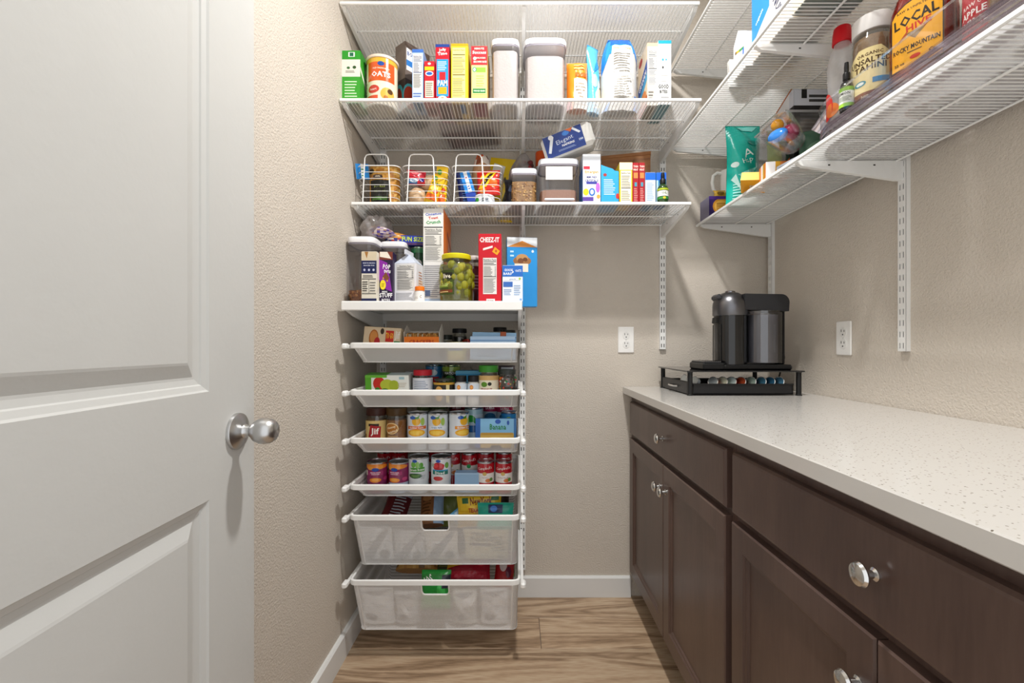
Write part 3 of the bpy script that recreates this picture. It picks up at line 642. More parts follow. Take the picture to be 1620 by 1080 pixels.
c = pop('canister', 'wide clear canister of flour with white lid, widest on middle shelf', 'canister', 828, 898, 58, 1.60, Z, .17, 'd3ccc7', .8)
pouch('flour_bag', 'small orange bag with white label beside the wide canister', 'bag', (xt(913, 1.66), 1.665, Z), .075, zt(96, 1.65)-Z, .075, 'ef8a20', A().r(.3, 0, 1, .56, 'f5ecdf').l(.36, .05, .92, .5, 7, '9a8a78').r(.35, .6, .9, .68, 'd8661a').l(.3, .75, .9, .9, 2, 'f8c070').r(0, 0, .2, .15, 'c04a5a'), top=.75, nar=0, mat='card')
pouch('snack_bag', 'crumpled sky blue bag with a pointed top on middle back shelf', 'bag', (xt(938, 1.68), 1.685, Z), .055, zt(68, 1.66)-Z, .05, '5ab4e2', A().e(.6, .2, .3, .14, 'e9e2b0').e(.3, .45, .2, .1, '9ad6f2').p_([(.1, .55), (.9, .7), (.7, .8)], '2f86c4').p_([(.4, .3), (.95, .42), (.6, .5)], 'bfe6f8').l(.2, .05, .8, .18, 3, 'f0f4f4'), top=.1, seed=5, nar=.1, rot=35)
pouch('sugar_bag', 'large white and blue sugar bag, tallest bag on middle back shelf', 'bag', (xt(980, 1.67), 1.68, Z), .128, zt(57, 1.66)-Z, .10, 'cbc9c4', A().r(0, .72, 1, 1, '2a86e0').p_([(0, .5), (.18, .72), (0, .72)], '2a86e0').p_([(1, .55), (.86, .72), (1, .72)], '2a86e0').r(.15, .85, .85, .98, '1a5fc8').r(.22, .05, .82, .83, 'cfccc6').t('Nutrition Facts', .52, .78, .03, 'd09a60', .5).l(.28, .5, .76, .72, 7, '77736b').r(.27, .46, .77, .475, '6a665f').l(.28, .1, .76, .42, 10, '8a867e').r(.86, 0, 1, .16, '2a86e0').p_([(0, 0), (.15, 0), (.22, .12)], '2a86e0'), top=.55, seed=9, nar=-.02, mat='card', taper=.38)
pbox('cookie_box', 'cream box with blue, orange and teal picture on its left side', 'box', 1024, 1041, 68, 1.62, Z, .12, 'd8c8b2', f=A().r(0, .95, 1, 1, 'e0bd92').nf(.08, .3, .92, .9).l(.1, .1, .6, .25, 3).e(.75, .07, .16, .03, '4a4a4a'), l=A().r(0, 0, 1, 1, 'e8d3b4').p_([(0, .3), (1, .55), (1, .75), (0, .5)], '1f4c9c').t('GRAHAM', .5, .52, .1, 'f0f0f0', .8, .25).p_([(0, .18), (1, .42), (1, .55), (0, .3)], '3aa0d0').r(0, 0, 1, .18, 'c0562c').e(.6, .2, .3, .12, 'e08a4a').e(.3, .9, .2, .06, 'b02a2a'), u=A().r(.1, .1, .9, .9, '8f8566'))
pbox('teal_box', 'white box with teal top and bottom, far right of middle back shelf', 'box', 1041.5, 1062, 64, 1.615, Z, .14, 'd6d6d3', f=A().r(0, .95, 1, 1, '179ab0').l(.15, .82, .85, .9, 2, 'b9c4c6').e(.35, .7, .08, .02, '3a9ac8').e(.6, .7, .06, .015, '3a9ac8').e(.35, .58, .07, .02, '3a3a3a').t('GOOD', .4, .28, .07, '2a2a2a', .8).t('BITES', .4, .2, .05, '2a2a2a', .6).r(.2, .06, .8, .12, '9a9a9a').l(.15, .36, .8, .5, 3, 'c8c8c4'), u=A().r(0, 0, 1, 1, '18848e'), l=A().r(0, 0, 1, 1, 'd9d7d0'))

# ---------------------------------------------------------------- lower back shelf
Z = B1Z+.0012
def basket(label, x0, x1, D=.2, H=.145, arch=(.2, .75)):
    W = x1-x0; r = empty('wire_basket', ((x0+x1)/2, 1.70, Z)); tag(r, label, 'basket', 'white wire baskets on the lower back shelf')
    def ring(k, z):
        a = W/2*(.88+.12*k); y0, y1 = .012*(1-k), D-.012*(1-k); c = .025; p = []
        for (cx, cy, t) in ((a-c, y0+c, -pi/2), (a-c, y1-c, 0), (-a+c, y1-c, pi/2), (-a+c, y0+c, pi)):
            for i in range(5): p.append((cx+c*math.cos(t+pi/2*i/4), cy+c*math.sin(t+pi/2*i/4), z))
        return p
    for i in range(7): M().tube(ring(i/6, .003+(H-.006)*i/6), .0022 if i == 6 else .0012, 'e9e9e7', 5, True).build('hoop', 'enamel', r)
    m = M()
    for i in range(9): m.tube([(-W/2*.86+W*.86*i/8, .016, .003), (-W/2*.86+W*.86*i/8, D-.016, .003)], .0012, 'e9e9e7', 4)
    m.build('base_wires', 'enamel', r)
    for y, nm in ((-.001, 'front_handle'), (D+.001, 'back_handle')):
        a0, a1 = -W/2+W*(arch[0]-.05), -W/2+W*(arch[1]+.06); b0, b1 = -W/2+W*arch[0], -W/2+W*arch[1]; T = H+.038
        pts = [(a0, y, .004), (b0, y, T-.014), (b0+.006, y, T-.003), (b0+.016, y, T), (b1-.016, y, T), (b1-.006, y, T-.003), (b1, y, T-.014), (a1, y, .004)]
        M().tube(pts, .0023, 'efefed', 6).build(nm, 'enamel', r)
    return r
basket('white wire basket holding pasta, at the left wall', -.600, -.442); basket('white wire basket of tortillas and yellow bags, second from the left wall', -.432, -.258, arch=(.17, .68)); basket('white wire basket with a white tub and red bag, farthest from left wall', -.246, -.056, arch=(.1, .6))
zb = Z+.006
pasta = lambda u, v: R.choice(['d9a24a', 'c98d38', 'e0b260', 'b97a2c'])
pouch('pasta_bag', 'clear bag of amber pasta with a black label in wire basket', 'bag', (-.515, 1.775, zb), .118, .165, .07, 'cf9a45', A().r(.1, .04, .72, .58, '1c1a14').t('FUSILLI', .41, .44, .06, '9fae58', .4).t('ORGANIC', .41, .33, .045, '7f8a4a', .5).r(.16, .12, .66, .2, '4a7a2a').e(.36, .66, .16, .05, '4a3a30').t('pasta', .36, .66, .04, 'e8d8c0', .2).l(.14, .06, .7, .1, 1, 'b06a50').e(.12, .8, .1, .07, '3a2a18'), top=.8, nar=0, mat='food', cfn=pasta, seed=3)
box('bag_clip', 'blue and white card hooked in the wire basket at left wall', 'clip', (-.588, 1.737, zb+.098), (.006, .05, .055), '2a86d0', r=A().r(.38, 0, .62, 1, 'f0f0ee').l(.4, .2, .6, .8, 3, '3a8a5a'), f=A().r(.2, 0, .8, 1, 'f0f0ee'), flap=False, rot=-50, tilt=(.2, .25))
tan = lambda u, v: R.choice(['cfae8a', 'c7a37c', 'd8ba98'])
blob('tortilla_pack', 'tan wrapped round bread in the middle wire basket, upper one', 'bread', (-.338, 1.81, zb+.094), (.055, .07, .04), 'cfae8a', seed=4, amp=.06, cfn=tan)
blob('bread_roll', 'tan wrapped bread roll low in the middle wire basket', 'bread', (-.383, 1.757, zb+.036), (.034, .032, .036), 'd2b48f', seed=8, amp=.08, cfn=tan)
pouch('candy_bag', 'red and blue candy bag on top of tan bread, middle wire basket', 'bag', (-.384, 1.742, zb+.078), .07, .055, .03, 'c81f34', A().r(0, 0, .5, .35, '3a78b8').e(.3, .2, .22, .14, 'cfe0ee').e(.75, .3, .15, .15, '3a3a8a').e(.4, .75, .2, .12, 'e8606a'), seed=6, rot=20)
ya = lambda: A().r(.1, .1, .9, .3, 'e8661c').e(.5, .5, .3, .1, 'f6e27a').t('CORN', .5, .68, .09, '3a6a1c', .7).e(.3, .85, .2, .07, '4a8a2a').e(.7, .4, .2, .06, 'c8401c')
pouch('chip_bag', 'yellow and orange bag leaning in the middle wire basket, left one', 'bag', (-.335, 1.745, zb+.008), .05, .115, .03, 'f0c01c', ya(), seed=11, tilt=(0, .35))
pouch('chip_bag', 'yellow bag standing at the right of the middle wire basket', 'bag', (-.297, 1.765, zb), .045, .155, .03, 'f2c61e', ya(), seed=12, tilt=(0, .06))
pouch('chip_bag', 'blue and navy bag at the left in the third wire basket', 'bag', (-.203, 1.80, zb), .042, .15, .03, '1c2f7c', A().r(.3, .5, 1, .8, '2a6ad0').l(.4, .2, .8, .45, 4, '5a8ae0').r(.0, 0, .4, .3, '3a1a4a'), seed=13, tilt=(0, -.12))
box('wafer_box', 'slim blue box with white stripe, tilted in third wire basket', 'box', (-.166, 1.742, zb+.004), (.038, .02, .132), '2a8ae0', f=A().r(.35, 0, .7, 1, 'eef2f6').l(.4, .2, .65, .6, 5, '4a6ab0').r(0, 0, 1, .35, '1c3fa0').e(.5, .8, .1, .03, 'c03040'), tilt=(-.12, -.28), flap=False)
blob('bread_bag', 'brown sliced bread bag standing in the third wire basket', 'bread', (-.142, 1.835, zb+.122), (.042, .05, .116), 'b98a62', seed=15, amp=.07, cfn=lambda u, v: R.choice(['c39a72', 'b98a62', 'ad7c56']) if v > .3 else R.choice(['d05a2a', 'e8dcd0', '8a4a30']))
pouch('snack_bag', 'red and yellow snack bag above white tub, third wire basket', 'bag', (-.110, 1.748, zb+.04), .09, .095, .034, 'd8281c', A().p_([(.05, .2), (.45, .3), (.9, .95), (.5, .9)], 'f2c81c').p_([(.2, .35), (.4, .4), (.75, .85), (.6, .85)], '2a1a10').e(.75, .45, .18, .18, 'f0701c').e(.3, .15, .15, .1, 'f08a1c').p_([(.15, .6), (.4, .65), (.3, .9)], 'f6d83c'), seed=17, rot=-8)
pouch('chip_bag', 'bright yellow chip bag with white patch, third wire basket', 'bag', (-.085, 1.937, Z), .13, .268, .05, 'f0cc1c', A().p_([(.1, .55), (.5, .5), (.55, .85), (.15, .9)], 'f0f0e6').t('Chip', .33, .7, .1, '3a6ab0', .3).p_([(.5, .0), (.62, 0), (.8, .5), (.7, .5)], '3a3414').p_([(.55, .62), (.95, .3), (.95, .36), (.6, .68)], '4a4418'), seed=18, tilt=(0, .14), rot=-6)
jar('dip_tub', 'white plastic tub with printed label in third wire basket', 'tub', (-.125, 1.752, zb), .038, .036, 'e9ecf0', 'e6e6e8', A().r(0, 0, 1, 1, 'dfe4ea').e(.25, .5, .09, .4, '3a9a3a').t('DIP', .55, .5, .5, '4a5a6a', .25).l(.42, .15, .7, .35, 1, '5a6a7a'), body='plastic', lidh=.007, lidr=1.0, neck=.97, az=(.1, .9))
pouch('coffee_bag', 'dark crumpled bag between third wire basket and the granola canister', 'bag', (-.020, 1.80, Z), .055, .125, .05, '23242e', A().e(.5, .4, .3, .15, '3a3a44').p_([(.2, .6), (.5, .55), (.4, .8)], '5a6a8a'), seed=21)
b = blob('cherry_bag', 'clear bag of dark red dried cherries behind the granola canister', 'bag', (.022, 1.865, Z+.125), (.058, .05, .118), 'white', 'wrap', 22, .10, n=30)
m = M(); q = random.Random(5)
for i in range(60): m.ball((q.uniform(-.042, .042), q.uniform(-.035, .03), q.uniform(-.01, .085)), q.uniform(.008, .012), q.choice(['6a1418', '8a1c20', '4a0e12', '9c2a28']), 7, 5)
m.build('dried_cherries', 'food', b)['kind'] = 'stuff'
jar('spice_bottle', 'squat orange-capped bottle behind the napkin pack', 'bottle', (.104, 1.905, Z), .028, .275, 'e0581c', 'c9762c', None, body='plastic', lidh=.06, lidr=.95, neck=.9)
oat = ['b98a4a', 'c79a58', 'a4763a', '8a5a2c', 'd8b478']
pop('granola_canister', 'small clear canister of granola with grey-white lid', 'canister', 808, 850, 265, 1.70, Z, .10, 'a87c44', .72, .02, bits=(190, .0055, oat), cmat='food', lid='d9dbe4')
c = pop('canister', 'wide clear canister with white lid under the napkin pack', 'canister', 852, 917, 249, 1.70, Z, .13, 'a8826e', .34, .022, cmat='rough', lid='e6e8ee')
M().box(-.05, .05, -.0668, -.0655, .088, .138, 'd9d6d2', .004).build('paper_label', 'card', c)
M().box(-.055, .058, -.068, -.060, .012, .02, 'e8e8ee', .003).build('scoop', 'plastic', c)
# napkin pack lying tilted on the canister
nk = tag(M().box(-.098, .098, -.06, .06, 0, .088, 'ecebe6', .014).build('napkin_pack', 'film', None, (.212, 1.762, 1.832), (math.radians(8), math.radians(-17), math.radians(-12))), 'tilted pack of white napkins with navy blue label on top of canister', 'napkins')
pm = PrintMesh()
A().r(.04, .02, .82, .96, '1d3a86').e(.5, .82, .07, .1, '3a78c8').t('Elegant', .45, .55, .24, 'cfd8ea', .5, .08, 0).t('NAPKINS', .5, .36, .1, 'f0f2f6', .34).l(.28, .16, .7, .25, 2, '9fb4e0', .35).p_([(.08, .25), (.2, .88), (.26, .85), (.13, .2)], 'e6ecf4').e(.2, .86, .05, .1, 'f0f2f6').p_([(.6, .96), (.75, .62), (.79, .66), (.66, .96)], 'dfe6f0').r(.72, .25, .8, .42, '2f4f9c').t('100', .76, .35, .1, 'e6ecf6', .08).p_([(.5, .96), (.66, .96), (.6, .8)], 'c8602a').emit(pm, .19, .084, lambda a, b, c: (-.095+a, -.0605-c, .002+b)); pm.build('print', 'film', nk)
pbox('vitamin_carton', 'tall white and violet vitamin drink box beside wide canister', 'box', 922, 950, 244, 1.705, Z, .10, 'eeeef0', f=A().r(0, .78, 1, 1, 'dfe3ea').r(.04, .7, .4, .76, 'c9203a').t('Emergen', .5, .64, .07, 'f09a1c', .85).t('IMMUNE+', .5, .54, .045, '3a3f88', .6).t('CRYSTALS', .5, .47, .05, '3a3f88', .75).r(.2, .4, .8, .45, '3a3f9c').e(.18, .24, .16, .07, 'f4ce1c').e(.52, .24, .18, .08, '2a6ac0').e(.52, .24, .1, .05, 'dfeaf4').e(.85, .33, .12, .1, 'b86ac8').r(0, .06, .6, .14, '5a3f9c').r(0, 0, 1, .04, '6a4fa8').e(.88, .15, .1, .04, 'e8a04a'), l=A().r(0, 0, 1, .75, '2a7ad0').r(0, .75, 1, 1, 'cfd8e6'))
bx = pbox('bar_box', 'torn sky blue bar box, lowest beside the vitamin box', 'box', 951, 979, 273, 1.705, Z, .11, '2fa4dc', f=A().r(0, 0, 1, .07, 'e9e6d6').e(.22, .93, .1, .05, 'a8342c').l(.15, .3, .8, .82, 8, 'd6eefa', .4).e(.93, .25, .1, .09, 'c0302c'), flap=False)
M().prism([(-.0335, 0), (.033, 0), (.032, .006), (.018, .008), (.010, .015), (-.012, .022), (-.0335, .03)], 'y', -.054, -.052, '2fa4dc').build('torn_flap', 'card', bx, (0, 0, zt(273, 1.705)-Z))
wb = tag(M().box(-.095, .095, -.06, .06, 0, .009, 'white').box(-.095, .095, .051, .06, .009, .225, 'white').box(-.095, .095, -.06, -.051, .009, .225, 'white').box(-.095, -.086, -.051, .051, .009, .225, 'white').box(.086, .095, -.051, .051, .009, .225, 'white').box(-.097, .097, -.062, .062, .225, .238, 'white', .001)
         .build('wooden_box', 'box_wood', None, (.450, 1.882, Z), (0, 0, math.radians(-14)), sharp=0), 'brown lidded wooden box behind the small cartons on lower back shelf', 'box')
M().tube([(-.03, -.062, .208), (-.03, -.067, .20), (.03, -.067, .20), (.03, -.062, .208)], .0015, 'a08040', 5).build('latch', 'nickel', wb)
yb = lambda: A().r(.1, .04, .9, .8, 'f1ead2').r(0, .82, 1, 1, 'e8dcc0').t('Nutrition Facts', .5, .74, .04, '4a4030', .7).l(.16, .42, .84, .7, 7, '8a8068').r(.14, .37, .86, .39, '3a3424').l(.16, .08, .84, .33, 6, '9a9078')
pbox('tea_box', 'yellow box with cream panel standing before the wooden box', 'box', 980, 1000.5, 257, 1.70, Z, .09, 'f0c01c', f=yb(), l=A().r(0, 0, 1, .2, 'c02a1c').e(.4, .5, .3, .1, 'f8e27a').t('tea', .45, .5, .1, '8a4a1c', .5))
rb = lambda: A().t('THIN', .5, .91, .05, 'f2dccf', .8).t('MINT', .5, .83, .05, 'f2dccf', .8).r(.15, .62, .85, .76, 'c8884a').r(.3, .42, .7, .52, '4a9ab0').l(.2, .06, .8, .4, 8, 'e4a8a4', .35)
for a, b, l in ((1001, 1010.5, 'left one of two slim dark red boxes by the yellow box'), (1011, 1020.3, 'right one of two slim dark red boxes by the yellow box')):
    pbox('candy_box', l, 'box', a, b, 257.5, 1.70, Z, .10, 'a81c26', f=rb(), group='slim red boxes')
wbx = lambda: A().r(0, .76, 1, 1, '1f6ae0').r(.0, 0, 1, .76, 'cfdcee').l(.15, .1, .85, .7, 11, '8aa4c8', .35)
pbox('medicine_box', 'blue and white box right of the slim red boxes', 'box', 1021, 1037, 273, 1.70, Z, .10, 'dce6f2', f=wbx(), u=A().r(0, 0, 1, 1, '2a6a9a'))
pbox('medicine_box', 'blue and teal box behind the small dropper bottle', 'box', 1038.5, 1054, 273, 1.715, Z, .06, '2a8ac8', f=A().r(0, .76, 1, 1, '1f6ae0').r(0, 0, .18, .76, 'bfe0ea').l(.3, .3, .9, .7, 6, 'bfe0f0'), u=A().r(0, 0, 1, 1, '1f5a9a'))
def dropper(label, loc, r, H, glass, art, rot=0):
    h = H*.62
    o = tag(M().lathe([(r*.9, 0), (r, .002), (r, h*.78), (r*.8, h*.92), (r*.42, h), (r*.42, h+.004)], glass, 22).build('dropper_bottle', 'gloss', None, loc, (0, 0, math.radians(rot))), label, 'bottle')
    M().lathe([(r*.56, h+.002), (r*.56, h+.016), (r*.5, h+.019), (r*.34, h+.02), (r*.36, H-.012), (r*.3, H-.002), (0, H)], '18181a', 18).build('dropper_cap', 'plastic', o)
    pm = PrintMesh(); cylart(pm, art, r+.0002, h*.12, h*.62, pi*1.2); pm.build('label_print', 'card', o); return o
dropper('small green dropper bottle with black cap at right end of shelf', (xt(1048.5, 1.705), 1.705, Z), .0195, zt(272, 1.70)-Z, '24401a', A().r(0, .35, 1, .8, 'e6e9e2').t('OIL', .5, .6, .2, '5a6a4a', .25).r(0, .1, 1, .3, '3a8a3a').e(.5, .2, .07, .1, 'e8c83a').r(0, .85, 1, 1, 'b0c030'))
# ---------------------------------------------------------------- solid shelf
Z = 1.2515
cer = ['a8662c', '8a4a1c', 'c98a48', '5a2c14', 'd8a868']
c = pop('cereal_canister', 'tall clear canister with a little cereal, left end of solid shelf', 'canister', 546, 592, 373, 1.622, Z, .15, '8a4f22', .2, .022, bits=(120, .008, cer), cmat='food', p=5)
b = blob('bread_bag', 'crumpled clear bread bag lying on top of the cereal canister', 'bag', (-.545, 1.775, 1.545), (.058, .10, .056), 'white', 'wrap', 31, .17, n=56, fq=1.7)
M().ball((.0, .0, -.008), .036, 'b08a68', 14, 10, (1, 1.6, .8), .06).build('bread_loaf', 'food', b)
blob('bread_bag', 'purple printed bread bag draped behind the cereal canister lid', 'bag', (-.512, 1.725, 1.522), (.05, .045, .022), 'a89aa8', 'film', 33, .2, cfn=lambda u, v: R.choice(['b9a8b4', '9a86a0', '4a3a8a', 'c4b4b0', 'a07a6a']), n=26)
tb = pbox('toaster_pastry_box', 'purple and navy toaster pastry box turned to show its corner', 'box', 570, 594, 398, 1.556, Z, .058, 'e3ddcf', rot=0,
     f=A().r(0, .82, 1, 1, 'd9cbb0').p_([(.2, 1), (.45, 1), (.35, .86)], 'a8763c').r(0, .56, 1, .82, '1c2452').t('MADE FOR SNACKING', .5, .77, .025, 'd8dcf0', .8).t('FROSTED FUN', .5, .72, .025, 'd8dcf0', .7).e(.2, .63, .07, .025, 'c8cce8').e(.5, .63, .07, .025, 'c8cce8').e(.8, .63, .07, .025, 'c8cce8').l(.1, .48, .9, .54, 2, '4a4a4a').r(.04, .44, .96, .455, '4a4a4a').l(.06, .2, .45, .42, 5, '3a3a3a').l(.55, .2, .95, .42, 4, '6a6a6a', .3, 4).r(.49, .16, .51, .44, '6a6a6a').r(.04, .145, .96, .16, '5a5a5a').r(0, 0, 1, .05, '1c2452'))
tb.location.x += .004
box('toaster_pastry_box', 'purple snack box with yellow circle and white lettering, beside navy box', 'box', (xt(610.5, 1.585), 1.611, Z), (.047, .05, zt(400, 1.605)-Z), '2a1a3f', rot=0,
     f=A().r(0, 0, 1, 1, '251738').p_([(0, .45), (0, .85), (.6, .78), (.95, .2), (.5, .25)], '8a2aa0').r(0, .84, 1, 1, '7a3a2a').p_([(.05, .9), (.9, .86), (.6, 1), (.05, 1)], 'efe6d6').t('POP', .55, .7, .1, 'f4f4f6', .55, -.1).t('tarts', .6, .61, .07, 'f4f4f6', .5, -.1).p_([(.25, .5), (.5, .6), (.75, .48), (.6, .4)], '7a4a2c').e(.3, .47, .05, .02, 'd8a050').e(.6, .42, .06, .02, 'c89040').e(.28, .34, .22, .1, 'f4dc2c').l(.16, .3, .4, .38, 3, '7a6a1c').t('MINI', .4, .2, .035, 'f2f2f4', .5).t('STUFF', .5, .13, .09, 'f6f6f8', .95).t('BITES', .5, .035, .05, 'e6e6ea', .8))
# gable-topped white carton
W, D, H = .081, .072, zt(416, 1.605)-Z; x0 = xt(642.5, 1.6)
ct = M().box(-W/2, W/2, -D/2, D/2, 0, H, 'e6e6ea', .001)
rt = H+.036; hh = .012
ct.add([(-W/2, -D/2, H), (W/2, -D/2, H), (W/2, D/2, H), (-W/2, D/2, H), (-.004, -D*.15, rt), (-.004, D*.5, rt), (.004, -D*.15, rt), (.004, D*.5, rt)], [(0, 1, 6, 4), (1, 2, 7, 6), (2, 3, 5, 7), (3, 0, 4, 5)], 'c6cedd')
ct.box(-.004, .004, -D*.5, D*.5, rt-.004, rt+.013, 'd4d8e2', .001)
cx = tag(ct.build('gable_carton', 'card', None, (x0, 1.642, Z), (0, 0, math.radians(-8)), sharp=20), 'white gable-top carton with a large nutrition panel', 'carton')
pm = PrintMesh(); A().nf(.1, .3, .92, .96, '4a4a50').l(.08, .06, .85, .26, 7, 'a4a4aa').emit(pm, W, H, lambda a, b, c: (-W/2+a, -D/2-c, b)); A().r(.3, .1, .9, .6, 'eacdb0').l(.35, .2, .85, .85, 9, 'c08a6a').r(.05, 0, .95, .2, 'e58a3a').emit(pm, D, H, lambda a, b, c: (W/2+c, -D/2+a, b)); pm.build('print', 'card', cx)
jar('pill_bottle', 'small white pill bottle with an orange cap on solid shelf', 'bottle', (xt(664, 1.592), 1.592, Z), .0165, zt(453, 1.585)-Z, 'f07a1c', 'ece8e4', A().r(0, 0, 1, 1, 'f2efeb').t('C', .62, .45, .35, '8a7a6a', .12).l(.2, .2, .5, .5, 2, 'b4aca4'), body='plastic', lidh=.015, lidr=.98, neck=.9, az=(.08, .9))
pop('canister', 'clear canister with white lid behind the gable carton, bun on top', 'canister', 599, 641, 381, 1.70, Z, .11, '8a6a52', .35, .02, p=5)
blob('bread_bun', 'golden wrapped bread bun on the canister lid behind gable carton', 'bread', (-.467, 1.765, 1.512), (.048, .045, .022), 'c98a3c', 'film', 35, .05, cfn=lambda u, v: R.choice(['c98a3c', 'd49a4a', 'b87a30']) if v < .62 else R.choice(['c0392c', 'e6dcd4', '3a3a8a']))
can('snack_tube', 'dark green snack tube behind the white carton, left of tall cereal box', 'can', (xt(662, 1.77), 1.78, Z), .031, zt(390, 1.75)-Z, '16442c', A().r(0, .0, 1, 1, '15472e').e(.5, .6, .16, .1, 'cfcfcf').e(.5, .6, .08, .05, '6a6a6a').e(.5, .45, .15, .05, 'b07a7a').r(0, .88, 1, 1, '2f7a4c').r(0, .2, 1, .24, '3a9a5a'), lidc='9ab09a')
box('candy_box', 'blue box with green and yellow lettering lying on green tube', 'box', (-.406, 1.782, zt(390, 1.75)+.0035), (.10, .09, .036), '2338a0', f=A().r(0, 0, 1, .25, '4a2a5a').t('FUN SIZE', .5, .62, .5, 'c8dc2c', .8), flap=False, rot=10)
pbox('cereal_box', 'tall white cereal box with an orange side, tallest on solid shelf', 'box', 669.5, 701.5, 330, 1.695, Z, .19, 'e9e7e4', f=A().t('Cinnamon', .5, .945, .03, '3a5ab8', .8, .08).t('Toast', .5, .905, .03, 'd0402c', .5, .08).t('Crunch', .5, .86, .036, '2a9a4a', .75, .08).r(.04, .80, .96, .812, '3a3a3a').r(.06, .775, .94, .785, '3a3a3a').nf(.06, .45, .94, .80).l(.06, .08, .94, .42, 16, '9a9aa0', .4).r(0, 0, 1, .06, 'bcd4f0').r(.1, .09, .35, .15, '5a6a8a'),
     r=A().r(0, 0, 1, 1, 'e8771c').p_([(.35, .1), (1, .0), (1, .9), (.6, .72)], 'd89a80').e(.66, .55, .2, .07, 'a8452c').p_([(.4, .78), (1, .62), (1, .68), (.5, .83)], 'a84a2a').e(.7, .35, .25, .1, 'c97a5c'), u=A().r(0, 0, 1, 1, 'c8c8c8'))
og = ['787a1a', '8c8a22', '686a14', '9c962e']
jar('olive_jar', 'large glass jar of green olives with yellow lid', 'jar', (xt(722, 1.63), 1.63, Z), .0595, zt(404, 1.63)-Z, 'ddcf1c', '6f6a14', A().r(0, 0, .5, 1, '3d4a14').r(0, .62, .46, .9, '1c1c12').t('Olive', .25, .76, .2, 'ece6d0', .34).r(.0, .3, .46, .5, '7a9a2a').t('PICKLED', .24, .41, .12, 'd8e08a', .36).r(0, .08, .46, .2, '7a3a1c').l(.05, .1, .42, .18, 1, 'd8c080'), az=(.16, .72), span=2.4, lidh=.018, lidr=.86, neck=.82, bits=(34, .0185, og, 1.12, 'gloss'), cmat='food', fill=.84)
jar('preserve_jar', 'dark red preserve jar half hidden behind the olive jar', 'jar', (xt(748, 1.745), 1.75, Z), .035, zt(404, 1.72)-Z, 'c9c0bc', '5a1c24', A().r(0, 0, 1, 1, '6a3038').l(.5, .1, .9, .8, 5, 'b89aa0'), az=(.3, .8))
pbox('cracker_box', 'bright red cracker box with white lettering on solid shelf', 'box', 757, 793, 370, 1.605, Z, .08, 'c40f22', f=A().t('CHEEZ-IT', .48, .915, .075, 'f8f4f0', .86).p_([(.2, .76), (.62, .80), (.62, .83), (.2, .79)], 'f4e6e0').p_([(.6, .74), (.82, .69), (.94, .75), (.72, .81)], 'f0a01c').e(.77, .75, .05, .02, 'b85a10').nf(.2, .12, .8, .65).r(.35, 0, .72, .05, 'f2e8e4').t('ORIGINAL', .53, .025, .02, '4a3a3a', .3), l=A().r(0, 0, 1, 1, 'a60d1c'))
pbox('bar_box', 'small blue and white bar box right of the red cracker box', 'box', 795, 827, 420, 1.605, Z, .07, 'e4ecf6', f=A().r(0, .7, 1, 1, '2a6cc4').t('CRUNCHY', .3, .88, .07, 'e9f0f8', .42).t('BARS', .25, .78, .07, 'e9f0f8', .4).t('>', .5, .83, .1, 'f4f4f4', .1).t('OATS', .78, .86, .07, 'dfe8f4', .3).r(.08, .6, .9, .66, 'f4f8fc').t('granola', .5, .63, .05, '4a6a9a', .6).e(.85, .64, .06, .03, 'a8c83a').r(.04, .42, .5, .56, '3a6ab8').l(.06, .2, .45, .38, 4, '8aa0c4').l(.56, .2, .92, .5, 5, '9ab0d0').r(0, 0, 1, .03, '3a78c8').e(.9, .08, .06, .025, '8ab0e0'))
box('granola_box', 'large sky blue granola box behind the red box, reaching past the shelf', 'box', (.017, 1.80, Z), (.118, .055, zt(379, 1.81)-Z), '2a94d8', f=A().r(0, 0, 1, .86, '2490d6').r(0, .86, 1, 1, 'e9f0f4').p_([(0, .86), (.5, .95), (1, .86)], 'e0913a').e(.5, .66, .3, .07, '9a6a3c').e(.5, .7, .2, .06, 'c0905a').e(.45, .66, .1, .04, '7a4a28').e(.6, .68, .08, .03, '6a4020').r(.25, .5, .7, .62, 'efe6d4').l(.1, .72, .25, .84, 2, 'bfe4f8').e(.85, .8, .04, .02, 'dff0fa'), r=A().r(0, 0, 1, 1, '1c7ab4').t('GRANOLA', .5, .55, .4, '5ab4e0', .14, pi/2), rot=6, side='1f4f7a')

# ---------------------------------------------------------------- drawer contents (fl = mesh floor of each drawer)
FLZ = [z-h+.003 for z, h in zip(DZ, DH_)]
def yf(px, py, Z): return None
# drawer 1
z = FLZ[0]
box('snack_box', 'tan box with peanut butter cups picture, tilted in top drawer', 'box', (-.49, 1.665, z+.046), (.135, .05, .074), 'd9c4a4', f=A().e(.28, .45, .13, .42, 'b0672a').e(.28, .5, .1, .3, 'cf8a45').e(.38, .25, .08, .25, 'b01c24').r(.6, .3, .82, .85, 'c4281f').t('TO GO', .71, .6, .3, 'f0c030', .2).t('Jif', .92, .6, .5, 'efe8e0', .14).r(.84, .05, 1, .35, '2a7a3c').e(.5, .8, .05, .15, '3a2a1c'), o=A().r(0, 0, 1, 1, 'd2bd9c').e(.28, .3, .14, .25, 'b0672a').e(.3, .32, .1, .2, 'c9843f').e(.38, .2, .07, .13, 'b01c24').r(.58, .2, .8, .7, 'c4281f').t('TO GO', .69, .45, .16, 'f0c030', .19).t('Jif', .9, .4, .25, 'c8201c', .16), flap=False, tilt=(-.12, .06), rot=-3)
ob = M(); W = .129
ob.box(-W/2, W/2, -.05, .05, 0, .002, 'd8d2c8').box(-W/2, W/2, -.05, -.0485, 0, .045, 'e87a1e').box(-W/2, W/2, .0485, .05, 0, .062, 'e2ded6').box(-W/2, -W/2+.0015, -.05, .05, 0, .062, 'dcd6cc').box(W/2-.0015, W/2, -.05, .05, 0, .062, 'dcd6cc')
